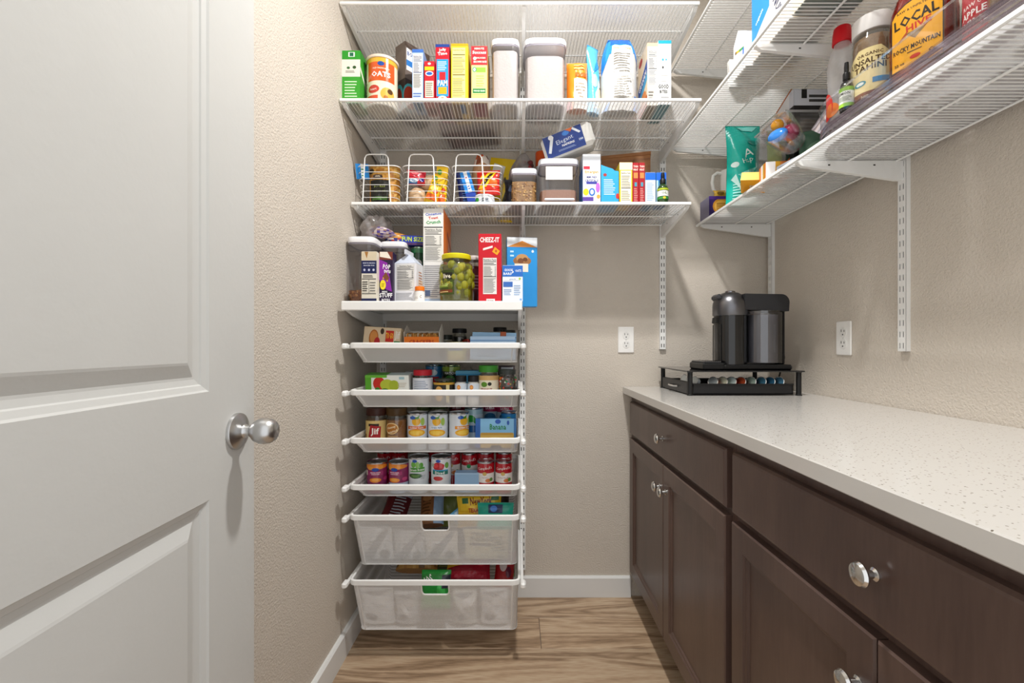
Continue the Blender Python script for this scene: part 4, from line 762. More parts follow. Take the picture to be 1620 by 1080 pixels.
ob = tag(ob.build('cracker_box', 'card', None, (xt(668, 1.66), 1.70, z+.046), (.06, 0, 0), sharp=0), 'open orange box of wrapped crackers in the top drawer', 'box')
M().prism([(-.048, .062), (.0, .085), (.048, .062)], 'x', -W/2, -W/2+.0012, 'e0dad0').prism([(-.048, .062), (.01, .09), (.048, .062)], 'x', W/2-.0012, W/2, 'e0dad0').build('side_flap', 'card', ob)
cr = M()
for i in range(22): cr.box(-W/2+.006+i*.0053, -W/2+.0098+i*.0053, -.045, .03, .004, .055+.003*math.sin(i*1.7), R.choice(['c48a3c', 'b87a30', 'd09a4a', 'd8c8a8']), .001)
cr.build('crackers', 'food', ob)['kind'] = 'stuff'
pm = PrintMesh(); A().r(0, .1, 1, .35, 'c8401c').l(.06, .15, .9, .3, 1, 'f4d0a0', .6).t('CRACKERS', .5, .6, .3, 'b8340f', .7).emit(pm, W, .045, lambda a, b, c: (-W/2+a, -.05-c, b)); pm.build('print', 'card', ob)
def djar(label, px, Y, r, H, lidc, cont, zf, tilt=0, art=None, body='glass', cat='jar', lidh=.018, name='jar', **k): return jar(name, label, cat, (xt(px, Y), Y, zf), r, H, lidc, cont, art, body=body, lidh=lidh, tilt=tilt, **k)
djar('dark jar with speckled black lid at the back of top drawer', 727, 1.86, .031, .125, '141416', '1f1c1a', z, art=A().r(0, 0, 1, 1, '22201e').l(.3, .2, .7, .8, 4, '8a8a70'))
djar('low dark jar beside the orange cracker box, top drawer', 706, 1.80, .027, .098, '1c2420', '2a3026', z)
djar('dark flat-lidded jar behind the pale blue envelopes, top drawer', 768, 1.86, .036, .108, '17222a', '26221e', z)
djar('black jar in the back right corner of the top drawer', 791, 1.91, .030, .132, '121212', '211d1a', z)
djar('dark jar with orange print, right end of the top drawer', 805, 1.83, .029, .118, '202420', '3a2a1c', z, art=A().r(0, 0, 1, 1, 'a8482a').e(.5, .5, .2, .3, 'd8c8b8'))
can('tuna_can', 'flat can with a yellow and blue label in front of the dark jars', 'can', (xt(722, 1.70), 1.71, z), .039, .07, 'd8c060', A().r(0, 0, 1, 1, 'd8d070').r(.3, .3, .7, .7, '2a6ab0').e(.2, .5, .1, .3, '5aa04a').r(0, .85, 1, 1, 'e0c040'), lidc='b0a880')
can('tomato_can', 'small can with a red top, top drawer middle', 'can', (xt(741, 1.78), 1.78, z), .026, .08, 'b8342a', A().r(0, 0, 1, 1, 'b8342a').e(.5, .5, .2, .3, 'e8d8c0'), lidc='b04038')
env = lambda s: A().r(0, .8, 1, .84, '6a9ad0').l(.15, .15, .75, .6, 5, '7a94b4', .3, s)
box('paper_packet', 'pale blue paper packet leaning in the top drawer, front one', 'packet', (xt(779, 1.66), 1.665, z+.003), (.165, .006, .088), 'b4d2f0', f=env(1).t('Lipton', .5, .45, .2, '7f97b8', .4, 0, 0), flap=False, tilt=(-.15, 0))
pk = box('paper_packet', 'pale blue paper packet with an orange clip, back one in top drawer', 'packet', (xt(781, 1.69), 1.695, z+.003), (.165, .006, .103), '9fcbf0', f=env(2), flap=False, tilt=(-.15, .02))
M().box(.022, .044, -.006, .006, .085, .106, 'b85a34', .002).box(.022, .044, -.0065, .0065, .072, .085, '2a6ac0', .002).build('clip', 'plastic', pk)
# drawer 2
z = FLZ[1]
box('applesauce_box', 'green and white box with red apple picture in second drawer', 'box', (xt(612, 1.65), 1.685, z+.05), (.158, .06, .062), 'eef0ea', f=A().r(0, 0, .14, 1, '5aa82a').e(.32, .5, .14, .4, 'c8281c').e(.5, .42, .16, .34, 'b8c43a').e(.66, .4, .12, .3, 'a8b830').e(.28, .15, .06, .14, '3a8a2a').e(.45, .12, .08, .1, '3a7a2a').l(.75, .3, .96, .6, 3, 'd0c8b8').r(.78, .75, .9, .9, 'a8c8d0').r(0, .85, .5, 1, '6ab83a'), o=A().r(0, 0, .5, 1, '5aa83a').r(.5, 0, 1, 1, 'c8d8dc'), flap=False, tilt=(.1, 0))
pouch('teal_packet', 'teal packet lying flat behind the apple box, second drawer', 'packet', (xt(625, 1.85), 1.85, z+.002), .10, .11, .03, '3a8a9a', A().l(.2, .4, .8, .7, 3, 'bfe0e4'), tilt=(-.5, 0), seed=41)
djar('brown sauce jar lying behind red-lidded jar, second drawer', 650, 1.80, .036, .098, '5a3a24', '7a5234', z)
djar('jar with red lid and white label in the second drawer', 669, 1.68, .036, .127, 'b81c2c', 'c8b8a8', z, art=A().r(0, 0, 1, 1, 'd8dce4').l(.25, .1, .75, .9, 8, '8a96ac'), az=(.3, .92), lidh=.02)
djar('white lidded round tub behind the red-lidded jar', 657, 1.88, .042, .11, 'cfd4da', 'c0b0a0', z, body='plastic')
djar('jar with black gold label and dark metal lid, second drawer', 703, 1.682, .039, .094, '3a3c34', 'b8863a', z, art=A().r(0, 0, 1, 1, '2a2418').e(.38, .5, .14, .34, 'd8a85a').r(.6, .1, .7, .9, 'd8c890').t('COCOA', .42, .5, .25, '5a3214', .24).r(0, .9, 1, 1, 'c89a3a'), az=(.02, .93), lidh=.006)
can('tuna_can', 'blue and red flat can at the back of the second drawer', 'can', (xt(687, 1.86), 1.86, z), .036, .138, '2a6a9a', A().r(0, 0, 1, 1, '2a78b0').r(.3, .2, .7, .5, 'b82a34').e(.5, .7, .15, .15, 'd8e8f0'), lidc='9ab0b8')
can('chile_can', 'green chile can with white lettering at back of second drawer', 'can', (xt(714, 1.83), 1.83, z), .037, .138, '26361c', A().r(0, 0, 1, 1, '22301a').r(0, .78, 1, 1, '8aa83a').t('HATCH', .5, .7, .12, 'f0f2e8', .34).e(.5, .4, .16, .2, '3a7a2c').e(.3, .3, .1, .15, '5a8a3a'), lidc='a8b890')
box('blue_tub', 'sky blue plastic tub behind two white spice bottles', 'tub', (xt(742, 1.79), 1.80, z), (.098, .07, .118), '3fa4dc', f=A().p_([(0, .2), (.4, .5), (1, .35), (1, .5), (.4, .7), (0, .4)], '8ad0f0').r(0, .9, 1, 1, '6ac0e8'), flap=False, mat='plastic')
for px, l in ((729, 'white spice bottle with black cap, left of a pair'), (749, 'white spice bottle with black cap, right of a pair')):
    jar('spice_bottle', l, 'bottle', (xt(px, 1.665), 1.668, z), .0215, .106, '17171a', 'cfd8e0', A().r(0, 0, 1, 1, 'd6e0ea').e(.42, .72, .1, .18, 'e08a3a').e(.42, .72, .06, .1, 'f0b060').l(.35, .15, .7, .45, 3, '5a6a8a').r(0, 0, 1, .06, '8aa0b8'), group='small white spice bottles', lidh=.022, az=(.36, .93), body='plastic')
djar('peanut butter jar with green lid and tan contents, second drawer', 773, 1.682, .038, .143, '3a8a2c', 'c09048', z, art=A().r(0, 0, 1, .75, 'e6dcc4').e(.38, .52, .1, .14, '5a8a2a').e(.55, .55, .06, .1, '2a2a24').t('PEANUT', .45, .26, .12, '9a3a4a', .4).r(0, .0, 1, .12, 'c89a5a').r(0, .75, 1, 1, 'caa468'), az=(.34, .9), lidh=.024)
djar('jar of coloured sprinkles with dark lid, right end of second drawer', 803, 1.68, .033, .128, '3a3f3c', '4a3a30', z, bits=(150, .0055, ['d8402c', '3a6ad0', 'e8b82c', 'f0f0e8', '2a8a4a', 'e0701c', '3a2a24']), fill=.9)
pouch('chip_bag', 'dark striped packet in the back right corner of second drawer', 'bag', (xt(801, 1.86), 1.86, z), .07, .135, .03, '4a3438', A().l(.1, .2, .9, .8, 8, 'a89aa0').r(.2, .8, .9, .95, 'c4ccd4'), seed=43)
# drawer 3
z = FLZ[2]
jf = dict(body='glass', lidh=.026, lidr=.97, neck=.9, az=(.3, .86), span=pi)
djar('tan peanut butter jar with dark brown lid, left end of third drawer', 596, 1.682, .038, .150, '3a1c14', 'b8803a', z, art=A().r(0, 0, 1, 1, 'dcc07c').r(.34, .72, .66, .85, '2a1c14').p_([(.33, .15), (.7, .05), (.72, .7), (.4, .78)], 'a81c24').t('Jif', .54, .42, .42, 'f6f2ea', .3).e(.2, .2, .06, .12, 'a8783a'), **jf)
djar('honey brown peanut butter jar with dark lid, second in third drawer', 627.5, 1.682, .038, .150, '4a3418', 'a4641c', z, art=A().e(.42, .6, .22, .3, 'e8c890').e(.42, .6, .19, .25, 'b0702a').t('Honey', .42, .65, .16, 'f2e2c0', .32, .3).t('roasted', .45, .45, .12, 'f2e2c0', .3, .3).l(.3, .1, .7, .25, 2, 'e0b878'), **jf)
def pine(word, c): return A().r(0, 0, 1, 1, 'd9dfe6').e(.5, .2, .26, .16, 'e8a81c').e(.5, .2, .2, .1, 'f2c84a').r(.24, .36, .8, .5, c).t(word, .5, .43, .09, 'f6f4ec' if c != 'e6ecf2' else '2a6aa8', .4).e(.5, .72, .12, .2, 'e8b02a').p_([(.44, .82), (.38, 1), (.5, .9), (.6, 1), (.56, .82)], '4a8a2a').e(.4, .88, .08, .08, '2a5ab0').e(.68, .7, .06, .18, 'a8c85a')
K = dict(group='fruit and corn cans in the third drawer')
can('corn_can', 'white can with orange corn label, left of three in third drawer', 'can', (xt(660.5, 1.68), 1.682, z), .0375, .133, 'd8dde2', pine('Golden Corn', 'd9682a'), rot=4)
can('corn_can', 'white cream style corn can, middle of three in third drawer', 'can', (xt(693, 1.68), 1.682, z), .0375, .133, 'd8dde2', pine('Cream Style', 'e6ecf2'))
can('corn_can', 'white can turned to show its plain side, right of three in third drawer', 'can', (xt(726, 1.68), 1.682, z), .0375, .134, 'd8dde2', pine('Golden Corn', 'e0902a'), rot=38)
djar('olive green jar behind the corn cans, third drawer', 672, 1.83, .033, .140, '5a6a3a', '6a7a34', z)
djar('green jar of pickles at the back of the third drawer', 695, 1.80, .036, .150, '4a5a34', '4a6a2a', z, art=A().r(0, 0, 1, 1, '46642c').r(.2, .4, .8, .6, '8aa04a'))
def bean(c1): return A().r(0, 0, 1, 1, 'c8dce8').r(0, .78, 1, 1, c1).e(.42, .6, .14, .16, '2a9a3a').e(.6, .5, .1, .13, '3aaa4a').r(0, 0, 1, .3, '2a6aa8')
can('bean_can', 'can with bright green leaf on pale blue label, back of third drawer', 'can', (xt(750, 1.76), 1.76, z), .036, .142, 'b8d0de', bean('a8ccd8'))
for px, Y, l, c in ((724, 1.85, 'dark red topped can behind the corn cans, third drawer', '8a1c34'), (776, 1.84, 'left of two magenta topped cans behind the banana box', 'a82450'), (799, 1.82, 'right of two magenta topped cans behind the banana box', 'b02a54')):
    can('olive_can', l, 'can', (xt(px, Y), Y, z), .034, .150, 'b0c4d4', A().r(0, 0, 1, 1, 'b8ccda').r(0, .7, 1, 1, c).t('LA FINA', .5, .85, .1, 'f0e0e4', .3).e(.5, .45, .2, .2, '2a6a9a'))
can('pea_can', 'blue can with lime spot, right end of the third drawer', 'can', (xt(805, 1.745), 1.75, z), .03, .126, '2a78b8', A().r(0, 0, 1, 1, '2a86c4').e(.5, .7, .12, .16, '9ac83a'))
box('pudding_box', 'blue box with yellow pudding picture lying in third drawer', 'box', (xt(784, 1.65), 1.69, z+.002), (.15, .05, .106), '3a86d0', f=A().r(0, 0, .12, 1, '2a64b4').r(.12, .45, 1, 1, '8ac4ec').r(.12, 0, 1, .5, 'd8b45a').r(.14, .44, .92, .52, 'c89a3a').e(.5, .25, .3, .12, 'ecd08a').t('Banana', .55, .72, .2, '2a8a4a', .4).e(.55, .9, .07, .08, '2a5ab8').e(.8, .86, .03, .08, '2a5ab8').p_([(.35, 0), (.65, 0), (.6, .1), (.4, .1)], '1f1c18').r(.94, 0, 1, 1, '3a78b8'), flap=False, tilt=(-.1, 0))
# drawer 4
z = FLZ[3]
def mand(): return A().r(0, 0, 1, 1, '8a1f58').e(.5, .88, .4, .14, 'e8882a').e(.35, .8, .1, .1, 'f0a03a').e(.62, .84, .1, .1, 'f09a30').e(.5, .72, .1, .1, '2a4fa8').r(.28, .42, .72, .62, 'a8286a').t('MANDARIN', .5, .56, .07, 'f4dce8', .38).t('ORANGES', .5, .47, .07, 'f4dce8', .36).e(.5, .15, .16, .13, 'ee8a24').e(.5, .17, .1, .08, 'f6ae4a').r(.15, .4, .26, .66, 'e8dcd0').e(.8, .2, .08, .1, 'c8407a')
can('orange_can', 'magenta mandarin orange can, left of a pair in fourth drawer', 'can', (xt(596.5, 1.68), 1.682, z), .0375, .112, '7a1f50', mand(), rot=6)
can('orange_can', 'magenta mandarin orange can turned to the side, right of a pair', 'can', (xt(631, 1.68), 1.682, z), .0375, .112, 'c0cce0', mand(), rot=-14)
can('bean_can', 'white and green bean can in the fourth drawer', 'can', (xt(662.5, 1.68), 1.682, z), .0375, .131, 'd0d8de', A().r(0, 0, 1, 1, 'd6dde2').p_([(.3, .4), (.72, .44), (.72, .64), (.3, .6)], '4a9a3a').t('Green Beans', .5, .52, .1, 'f2f6ee', .42, .06).e(.4, .75, .07, .14, '6ab040').e(.52, .74, .06, .15, '8ac060').e(.62, .72, .06, .13, '5aa03a').e(.44, .92, .07, .07, '2a56b0').e(.45, .24, .2, .12, '2a5a2a').l(.34, .18, .58, .3, 4, '7ab04a').l(.6, .1, .75, .3, 3, 'a8b0b8'))
can('tomato_can', 'white diced tomato can with teal band in the fourth drawer', 'can', (xt(698, 1.68), 1.682, z), .0375, .131, 'd6dbe0', A().r(0, 0, 1, 1, 'dde0e2').e(.46, .66, .16, .2, 'b01c24').e(.38, .7, .08, .1, 'd8343a').e(.55, .7, .08, .1, 'c82a30').r(.28, .3, .74, .5, '16786a').r(.28, .47, .74, .52, '3aa0d0').t('Diced', .5, .38, .13, 'f6f8f4', .34).e(.46, .92, .07, .07, '2a56b0').e(.45, .12, .14, .1, 'c02a2a').e(.7, .72, .06, .14, '6aa03a').e(.29, .72, .05, .08, 'a8b0a0'))
def soup(word, dot='c8a85a'): return A().r(0, 0, 1, .5, 'e8e4df').r(0, .5, 1, 1, 'b0101e').t("Campbell's", .5, .74, .19, 'f6f0ec', .5, .1, 0).e(.5, .47, .07, .1, dot).t(word, .5, .27, .07, '8a2a2a', .4, 0, 0).e(.62, .12, .1, .1, 'd07a3a').e(.72, .16, .06, .1, '5a8a3a')
so = [(768.5, 1.675, .115, 'Vegetable', 'red and white soup can, front row left in fourth drawer', None), (797, 1.675, .115, 'Chicken Noodle', 'red and white soup can, front row right in fourth drawer', None),
      (716, 1.76, .128, 'Tomato', 'red and white soup can right of the diced tomato can', None), (743, 1.75, .128, 'Cream', 'red and white soup can with a green dot behind the blue box', '2a9a4a'),
      (769, 1.745, .132, 'Vegetable', 'red soup can directly behind the front left soup can', None), (797.5, 1.745, .132, 'Noodle', 'red soup can directly behind the front right soup can', None),
      (610, 1.80, .122, 'Tomato', 'dark red soup can in shade behind the left mandarin can', None), (633, 1.80, .124, 'Tomato', 'dark red soup can in shade behind the right mandarin can', None), (690, 1.80, .128, 'Tomato', 'dark red soup can in shade behind the diced tomato can', None)]
for px, Y, H, wd, l, dot in so:
    can('soup_can', l, 'can', (xt(px, Y), Y, z), .0318, H, 'b0101e', soup(wd, dot or 'c8a85a'), 'red soup cans in the fourth drawer', rot={'Cream': 0}.get(wd, -4))
box('stock_box', 'plain pale blue box lying between soup cans in fourth drawer', 'box', (xt(740, 1.66), 1.675, z+.002), (.094, .04, .072), '8fb4d6', f=A().r(0, .92, 1, 1, 'a8c8e4').r(0, .02, 1, .9, '94b8d8'), flap=False)
# drawers 5 and 6: heaps of bags
z = FLZ[4]
pouch('bread_bag', 'maroon and silver bread bag lying in the upper deep drawer, left', 'bag', (-.475, 1.70, z+.105), .10, .16, .045, '5a1c20', A().r(0, 0, .35, 1, '6a1f22').l(.4, .15, .9, .8, 8, 'b0b4bc').r(.5, .7, 1, .9, 'a8b0bc'), tilt=(-.9, .1), seed=51, rot=-6)
pouch('chip_bag', 'green and black tortilla bag at the back of the upper deep drawer', 'bag', (-.30, 1.85, z+.04), .17, .175, .06, '8a9a4a', A().r(0, .75, 1, 1, '5a7a2c').t('TORTILLA', .5, .82, .12, '1c1c14', .8).e(.3, .3, .2, .2, 'd8b04a'), tilt=(-.25, 0), seed=52)
pouch('bread_bag', 'brown and blue bread bag in the middle of the upper deep drawer', 'bag', (-.318, 1.69, z+.105), .09, .15, .06, '8a5a34', A().r(.6, 0, 1, 1, '9ab8d8').l(.1, .2, .5, .7, 5, '5a3a1c').e(.3, .7, .2, .1, 'b07a4a'), tilt=(-.85, -.05), seed=53, rot=5)
pouch('snack_bag', 'long sky blue packet sticking up in the upper deep drawer', 'packet', (-.235, 1.68, z+.13), .05, .15, .02, '6ab4e0', A().r(.1, .1, .9, .3, 'b8daf0').l(.2, .4, .8, .8, 5, '2a6aa8'), tilt=(-.5, .95), seed=54)
pouch('toast_bag', 'yellow frozen toast bag with red lettering in upper deep drawer', 'bag', (-.135, 1.655, z+.118), .165, .11, .028, 'e8b81c', A().r(0, .5, 1, 1, 'ecc42a').r(.12, .72, .26, .9, '2a6a3a').t('NewYork', .55, .78, .26, '7a1c18', .5, 0).r(.78, .78, .95, .9, '2a6a3a').t('TEXAS TOAST', .55, .5, .14, 'b8281c', .6).r(0, .1, 1, .4, 'c8a020'), tilt=(-.35, -.06), seed=55, top=.85, crimp=.004)
pouch('vegetable_bag', 'teal frozen bag with blue oval in the upper deep drawer, right', 'bag', (-.077, 1.61, z+.124), .13, .09, .02, '1fa08a', A().r(.3, .6, .7, .92, '1c2f5a').e(.45, .76, .1, .12, '3a7ad0').r(0, .1, 1, .4, '3ab8a0'), tilt=(-.4, 0), seed=56, top=.8)
pouch('chip_bag', 'dark brown crinkled bag in back right of the upper deep drawer', 'bag', (-.09, 1.82, z+.06), .12, .17, .07, '2a211e', A().e(.5, .6, .3, .15, '4a3a34').l(.3, .3, .7, .45, 3, '8a7a70'), tilt=(-.2, 0), seed=57)
fr = [(-.50, 1.665, .115, .115, 'eef0f2', 'pale crinkled bag pressed against the upper deep drawer front, left', -20), (-.385, 1.665, .11, .10, 'd4d6d8', 'grey crinkled bag pressed against the upper deep drawer front', 35), (-.27, 1.665, .12, .10, 'f0ece4', 'cream crinkled bag behind the upper deep drawer front, middle', -10), (-.11, 1.67, .16, .11, 'eadfba', 'yellowish flat bag behind the upper deep drawer front, right', 3)]
for i, (x, Y, W, H, c, l, a) in enumerate(fr):
    q = random.Random(60+i); ar = A().r(.2, .3, .7, .7, 'f2f2f2').l(.25, .4, .6, .65, 3, '4a4a4a').e(.75, .2, .15, .15, '8a8a8a').p_([(.0, .1), (.3, .0), (.9, .9), (.8, 1)], '9a9a9e')
    if i == 3: ar = A().t('TEXAS', .4, .85, .14, '5a5a3a', .5).t('TOAST', .4, .66, .16, '4a4a30', .6).r(.1, .46, .62, .54, '5a5040').l(.66, .3, .95, .8, 6, '6a6a50').t('ELK', .84, .12, .1, '4a4a40', .16)
    pouch('wrapped_bag', l, 'bag', (x, 1.65, z+.006), W, H*1.15, .03, c, ar, seed=60+i, tilt=(.27, 0), rot=a*.1)
z = FLZ[5]
pouch('chip_bag', 'clear bag of tan snacks heaped in the lowest drawer, middle', 'bag', (-.385, 1.74, z+.145), .16, .13, .07, 'a8763c', A().e(.5, .5, .35, .3, 'c89a4a').e(.7, .6, .15, .2, '8a2a24').l(.2, .2, .6, .4, 3, '5a3a1c'), tilt=(-.95, 0), seed=71, cfn=lambda u, v: R.choice(['b8863c', 'a87434', 'c89a50', '7a5a30']))
pouch('candy_bag', 'red and yellow candy bag lying in the lowest drawer', 'bag', (-.185, 1.70, z+.125), .17, .12, .045, 'a8142c', A().p_([(.0, .35), (.62, .5), (.7, 1), (.05, 1)], 'e0a81c').e(.8, .6, .12, .2, 'c8303c').l(.2, .6, .55, .8, 2, '8a5a14').r(0, .05, 1, .25, 'b81c34'), tilt=(-.75, 0), seed=72, top=.7)
pouch('chip_bag', 'dark olive green bag at the back of the lowest drawer', 'bag', (-.26, 1.86, z+.05), .2, .18, .06, '4a5424', A().l(.2, .3, .8, .7, 6, '8a8a3a'), tilt=(-.25, 0), seed=73)
pouch('candy_bag', 'red crinkled bag in the right corner of the lowest drawer', 'bag', (-.052, 1.70, z+.10), .075, .13, .06, 'b01c24', A().e(.4, .6, .2, .2, 'e8d8d8').e(.7, .4, .15, .15, '6a1c3a'), tilt=(-.6, .1), seed=74)
pouch('salad_bag', 'bright green bag standing up at right side of lowest drawer', 'bag', (-.05, 1.87, z+.06), .08, .15, .05, '5a9a2a', A().e(.5, .4, .3, .2, '8ac03a').e(.5, .75, .25, .1, 'c8d86a').r(0, .1, 1, .2, '2a5a1c'), tilt=(-.1, .05), seed=75)
pouch('snack_bag', 'green bag showing through the grip hole of lowest drawer', 'bag', (-.288, 1.607, z+.08), .105, .125, .03, '1f8a34', A().t('SOS', .25, .78, .22, 'f0f2f0', .3, .5).e(.7, .5, .15, .2, '3aa84a').r(.72, .55, 1, .9, '2a2a3a'), tilt=(-.18, 0), seed=76, top=.8)
fr = [(-.497, 1.665, .115, .15, 'eceef0', 'pale crinkled bag behind the lowest drawer front, left', 0), (-.392, 1.685, .085, .14, 'd8dadc', 'grey crinkled bag behind the lowest drawer front', 0), (-.186, 1.68, .085, .14, 'd4d4d0', 'white crinkled bag behind the lowest drawer front, middle', 0), (-.080, 1.665, .10, .15, 'e4e6ea', 'silvery crinkled bag behind the lowest drawer front, right', 0)]
for i, (x, Y, W, H, c, l, a) in enumerate(fr):
    ar = A().p_([(.1, .6), (.3, .5), (.7, .2), (.75, .28), (.3, .7)], 'f4f4f4').e(.6, .7, .2, .12, 'f0f0f0').e(.3, .25, .2, .1, '8a8a8e').p_([(.6, .4), (.9, .85), (.96, .8)], 'fafafa').p_([(.05, .9), (.5, .8), (.9, .95)], '8e8e92')  # white patches are highlights on crinkled film, painted into the bag colour
    pouch('wrapped_bag', l, 'bag', (x, 1.65, z+.006), W, H, .034, c, ar, seed=80+i, tilt=(.27, 0))
# ---------------------------------------------------------------- counter: pod drawer stand and coffee machine
sx0, sx1, sy0, sy1 = .612, 1.022, 1.632, 1.955; TZ = 1.004
st = tag(M().box(sx0-.004, sx1+.008, sy0-.006, sy1+.006, TZ, TZ+.005, '1a1b1d', .0015).build('pod_drawer_stand', 'gloss', sharp=0), 'black pod drawer stand with glass top on the quartz countertop', 'stand')
for x in (sx0+.012, sx1-.006):
    for y in (sy0+.010, sy1-.010):
        M().lathe([(.011, 0), (.011, .003), (.009, .005), (.009, TZ-CT-.003), (.0105, TZ-CT-.001), (.0105, TZ-CT)], '1b1b1c', 18, c=(x, y, CT)).build('post', 'plastic', st)
tr = M(); a, b, c, d = sx0+.022, sx1-.03, sy0+.004, sy1-.006; z0 = CT+.004
tr.box(a, b, c, d, z0, z0+.004, '1e1e20').box(a, b, c, c+.004, z0, z0+.037, '202022', .001).box(a, b, d-.004, d, z0, z0+.037, '202022', .001).box(b-.004, b, c, d, z0, z0+.037, '202022', .001)
tr.box(a-.002, b+.002, c-.003, c+.006, z0+.034, z0+.039, '19191a', .001)
tr.build('drawer', 'plastic', st, sharp=0)
fr = M().box(sx0+.006, sx0+.022, sy0+.022, sy1-.022, z0, z0+.043, '232325', .002).build('drawer_front', 'plastic', st, sharp=0)
M().tube([(sx0+.006, 1.755, z0+.021), (sx0-.006, 1.762, z0+.021), (sx0-.009, 1.79, z0+.021), (sx0-.006, 1.818, z0+.021), (sx0+.006, 1.825, z0+.021)], .0035, 'd0d0d0', 8).build('handle', 'chrome', fr)
pc = [('b8c4cc', 'silver'), ('d8dcc8', 'pale cream'), ('c8dce0', 'pale grey'), ('a84a2c', 'copper'), ('9ab0a8', 'grey green'), ('3f6f8a', 'steel blue'), ('2f5f80', 'dark blue'), ('4a7a98', 'blue')]
def pod(x, y, z, col, foil, label, rz):
    mt = Matrix.Rotation(pi/2-.25, 4, 'X')
    o = tag(M().lathe([(.0185, 0), (.0185, .0012), (.0165, .002), (.0155, .012), (.012, .019), (.005, .022), (0, .0222)], col, 22, mat=mt @ Matrix.Rotation(pi, 4, 'X')).build('coffee_pod', 'gloss', None, (x, y, z), (0, 0, rz)), label, 'coffee pod', 'coffee pods in the black drawer')
    M().lathe([(.0165, 0), (.0163, .0006), (.006, .0009), (0, .0009)], foil, 22, mat=mt).build('foil_lid', 'nickel', o)
    M().lathe([(.0162, .0002), (.0186, .0004), (.0188, .0012), (.0165, .0013)], 'e6e8ea', 22, mat=mt, cap=False).build('rim', 'chrome', o)
pxs = [1128, 1143, 1157, 1172, 1188, 1204, 1218, 1232]; names = ['first', 'second', 'third', 'fourth', 'fifth', 'sixth', 'seventh', 'eighth']
for i, px in enumerate(pxs):
    Y = 1.672; pod(xt(px, Y), Y, z0+.004+.0205+.019, ['a8482a', 'd8d0b0', 'b8502c', 'a8482a', 'b4502e', 'a8482a', 'ac4a2a', '3a6a8c'][i], pc[i][0], '%s lidded coffee pod from the left in the front row, %s foil' % (names[i], pc[i][1]), -.8)
for i, (x, Y) in enumerate(((.662, 1.70), (.664, 1.755), (.664, 1.81))): pod(x, Y, z0+.004+.0205+.019, 'c0c8cc', 'c8d0d4', 'silver coffee pod behind the drawer handle, ' + ['nearest the post', 'middle of three', 'farthest back'][i], -1.2)
TZ += .005
cmx, cmy = xt(1156, 1.73), 1.735
cm = empty('coffee_machine', (cmx, cmy, TZ)); tag(cm, 'black and grey pod coffee machine with clear water tank on the stand', 'coffee machine')
M().box(-.055, .195, -.075, .075, 0, .020, '141415', .006).build('base', 'plastic', cm)
M().box(-.13, -.05, -.068, .068, 0, .026, '1a1a1b', .005).box(-.125, -.06, -.06, .06, .026, .031, '3a3a3c', .002).build('drip_tray', 'plastic', cm)
g = M()
for i in range(9): g.box(-.122+i*.0075, -.119+i*.0075, -.055, .055, .031, .0325, '8a8a8c')
g.build('tray_grid', 'chrome', cm)
bh = .205
M().lathe([(.058, .018), (.058, bh), (.0, bh)], '0f0f10', 40, c=(.0, 0, 0)).build('body', 'gloss', cm)
M().box(-.052, -.048, -.035, .035, .03, .17, '101011', .001).build('front_recess', 'plastic', cm)
dome = [(.0600, bh-.002), (.0625, bh+.002), (.0625, bh+.034), (.061, bh+.047), (.055, bh+.062), (.045, bh+.075), (.03, bh+.084), (.012, bh+.088), (0, bh+.0885)]
M().lathe(dome, '77777b', 44).build('brew_head', 'nickel', cm)
M().lathe([(.018, bh+.086), (.018, bh+.091), (.015, bh+.0925), (0, bh+.0925)], '8a8a8e', 26).build('button', 'chrome', cm)
M().box(-.062, -.04, -.03, .03, bh+.055, bh+.079, '3a3a3d', .008).build('lever', 'plastic', cm)
M().prism([(-.060, .196), (-.030, .206), (-.030, .150), (-.040, .158), (-.048, .170), (-.062, .176)], 'y', -.018, .018, '141414').build('spout', 'plastic', cm)
# arm across to the tank, with a rounded end
pf = [(.03, bh+.018), (.192, bh+.012), (.194, bh+.045)] + [(.194-.03+.03*math.cos(t*pi/16), bh+.045+.03*math.sin(t*pi/16)) for t in range(1, 9)] + [(.03, bh+.077)]
M().prism(pf, 'y', -.055, .06, '2b2b2d').build('arm', 'plastic', cm, sharp=25)
M().box(.180, .193, -.03, .055, .02, bh+.02, '161617', .004).build('rear_column', 'plastic', cm)
tk = M(); tp = [(.064, .022)]
for i in range(46): zq = .026+i*.0039; tp += [(.066, zq), (.0674, zq+.0019)]
tp += [(.066, bh+.008), (.066, bh+.014)]
tk.lathe(tp, 'white', 44, c=(.120, -.004, 0)).build('water_tank', 'tinted', cm, sharp=80)
M().lathe([(.055, .026), (.056, .205), (0, .206)], 'b4b4b8', 30, c=(.120, .0, 0)).build('tank_core', 'plastic', cm)
M().lathe([(.016, 0), (.02, .01), (.016, .02)], '101011', 20, c=(0, 0, 0), mat=Matrix.Translation((.192, .02, .045)) @ Matrix.Rotation(pi/2, 4, 'Y')).build('rear_knob', 'plastic', cm)
tag(M().tube([(1.075, 1.94, CT+.004), (1.06, 1.90, CT+.004), (1.05, 1.84, CT+.02), (1.045, 1.80, CT+.09), (1.03, 1.77, TZ+.03)], .0032, '141414', 8).build('power_cord', 'plastic'), 'black power cord behind the coffee machine', 'cord')

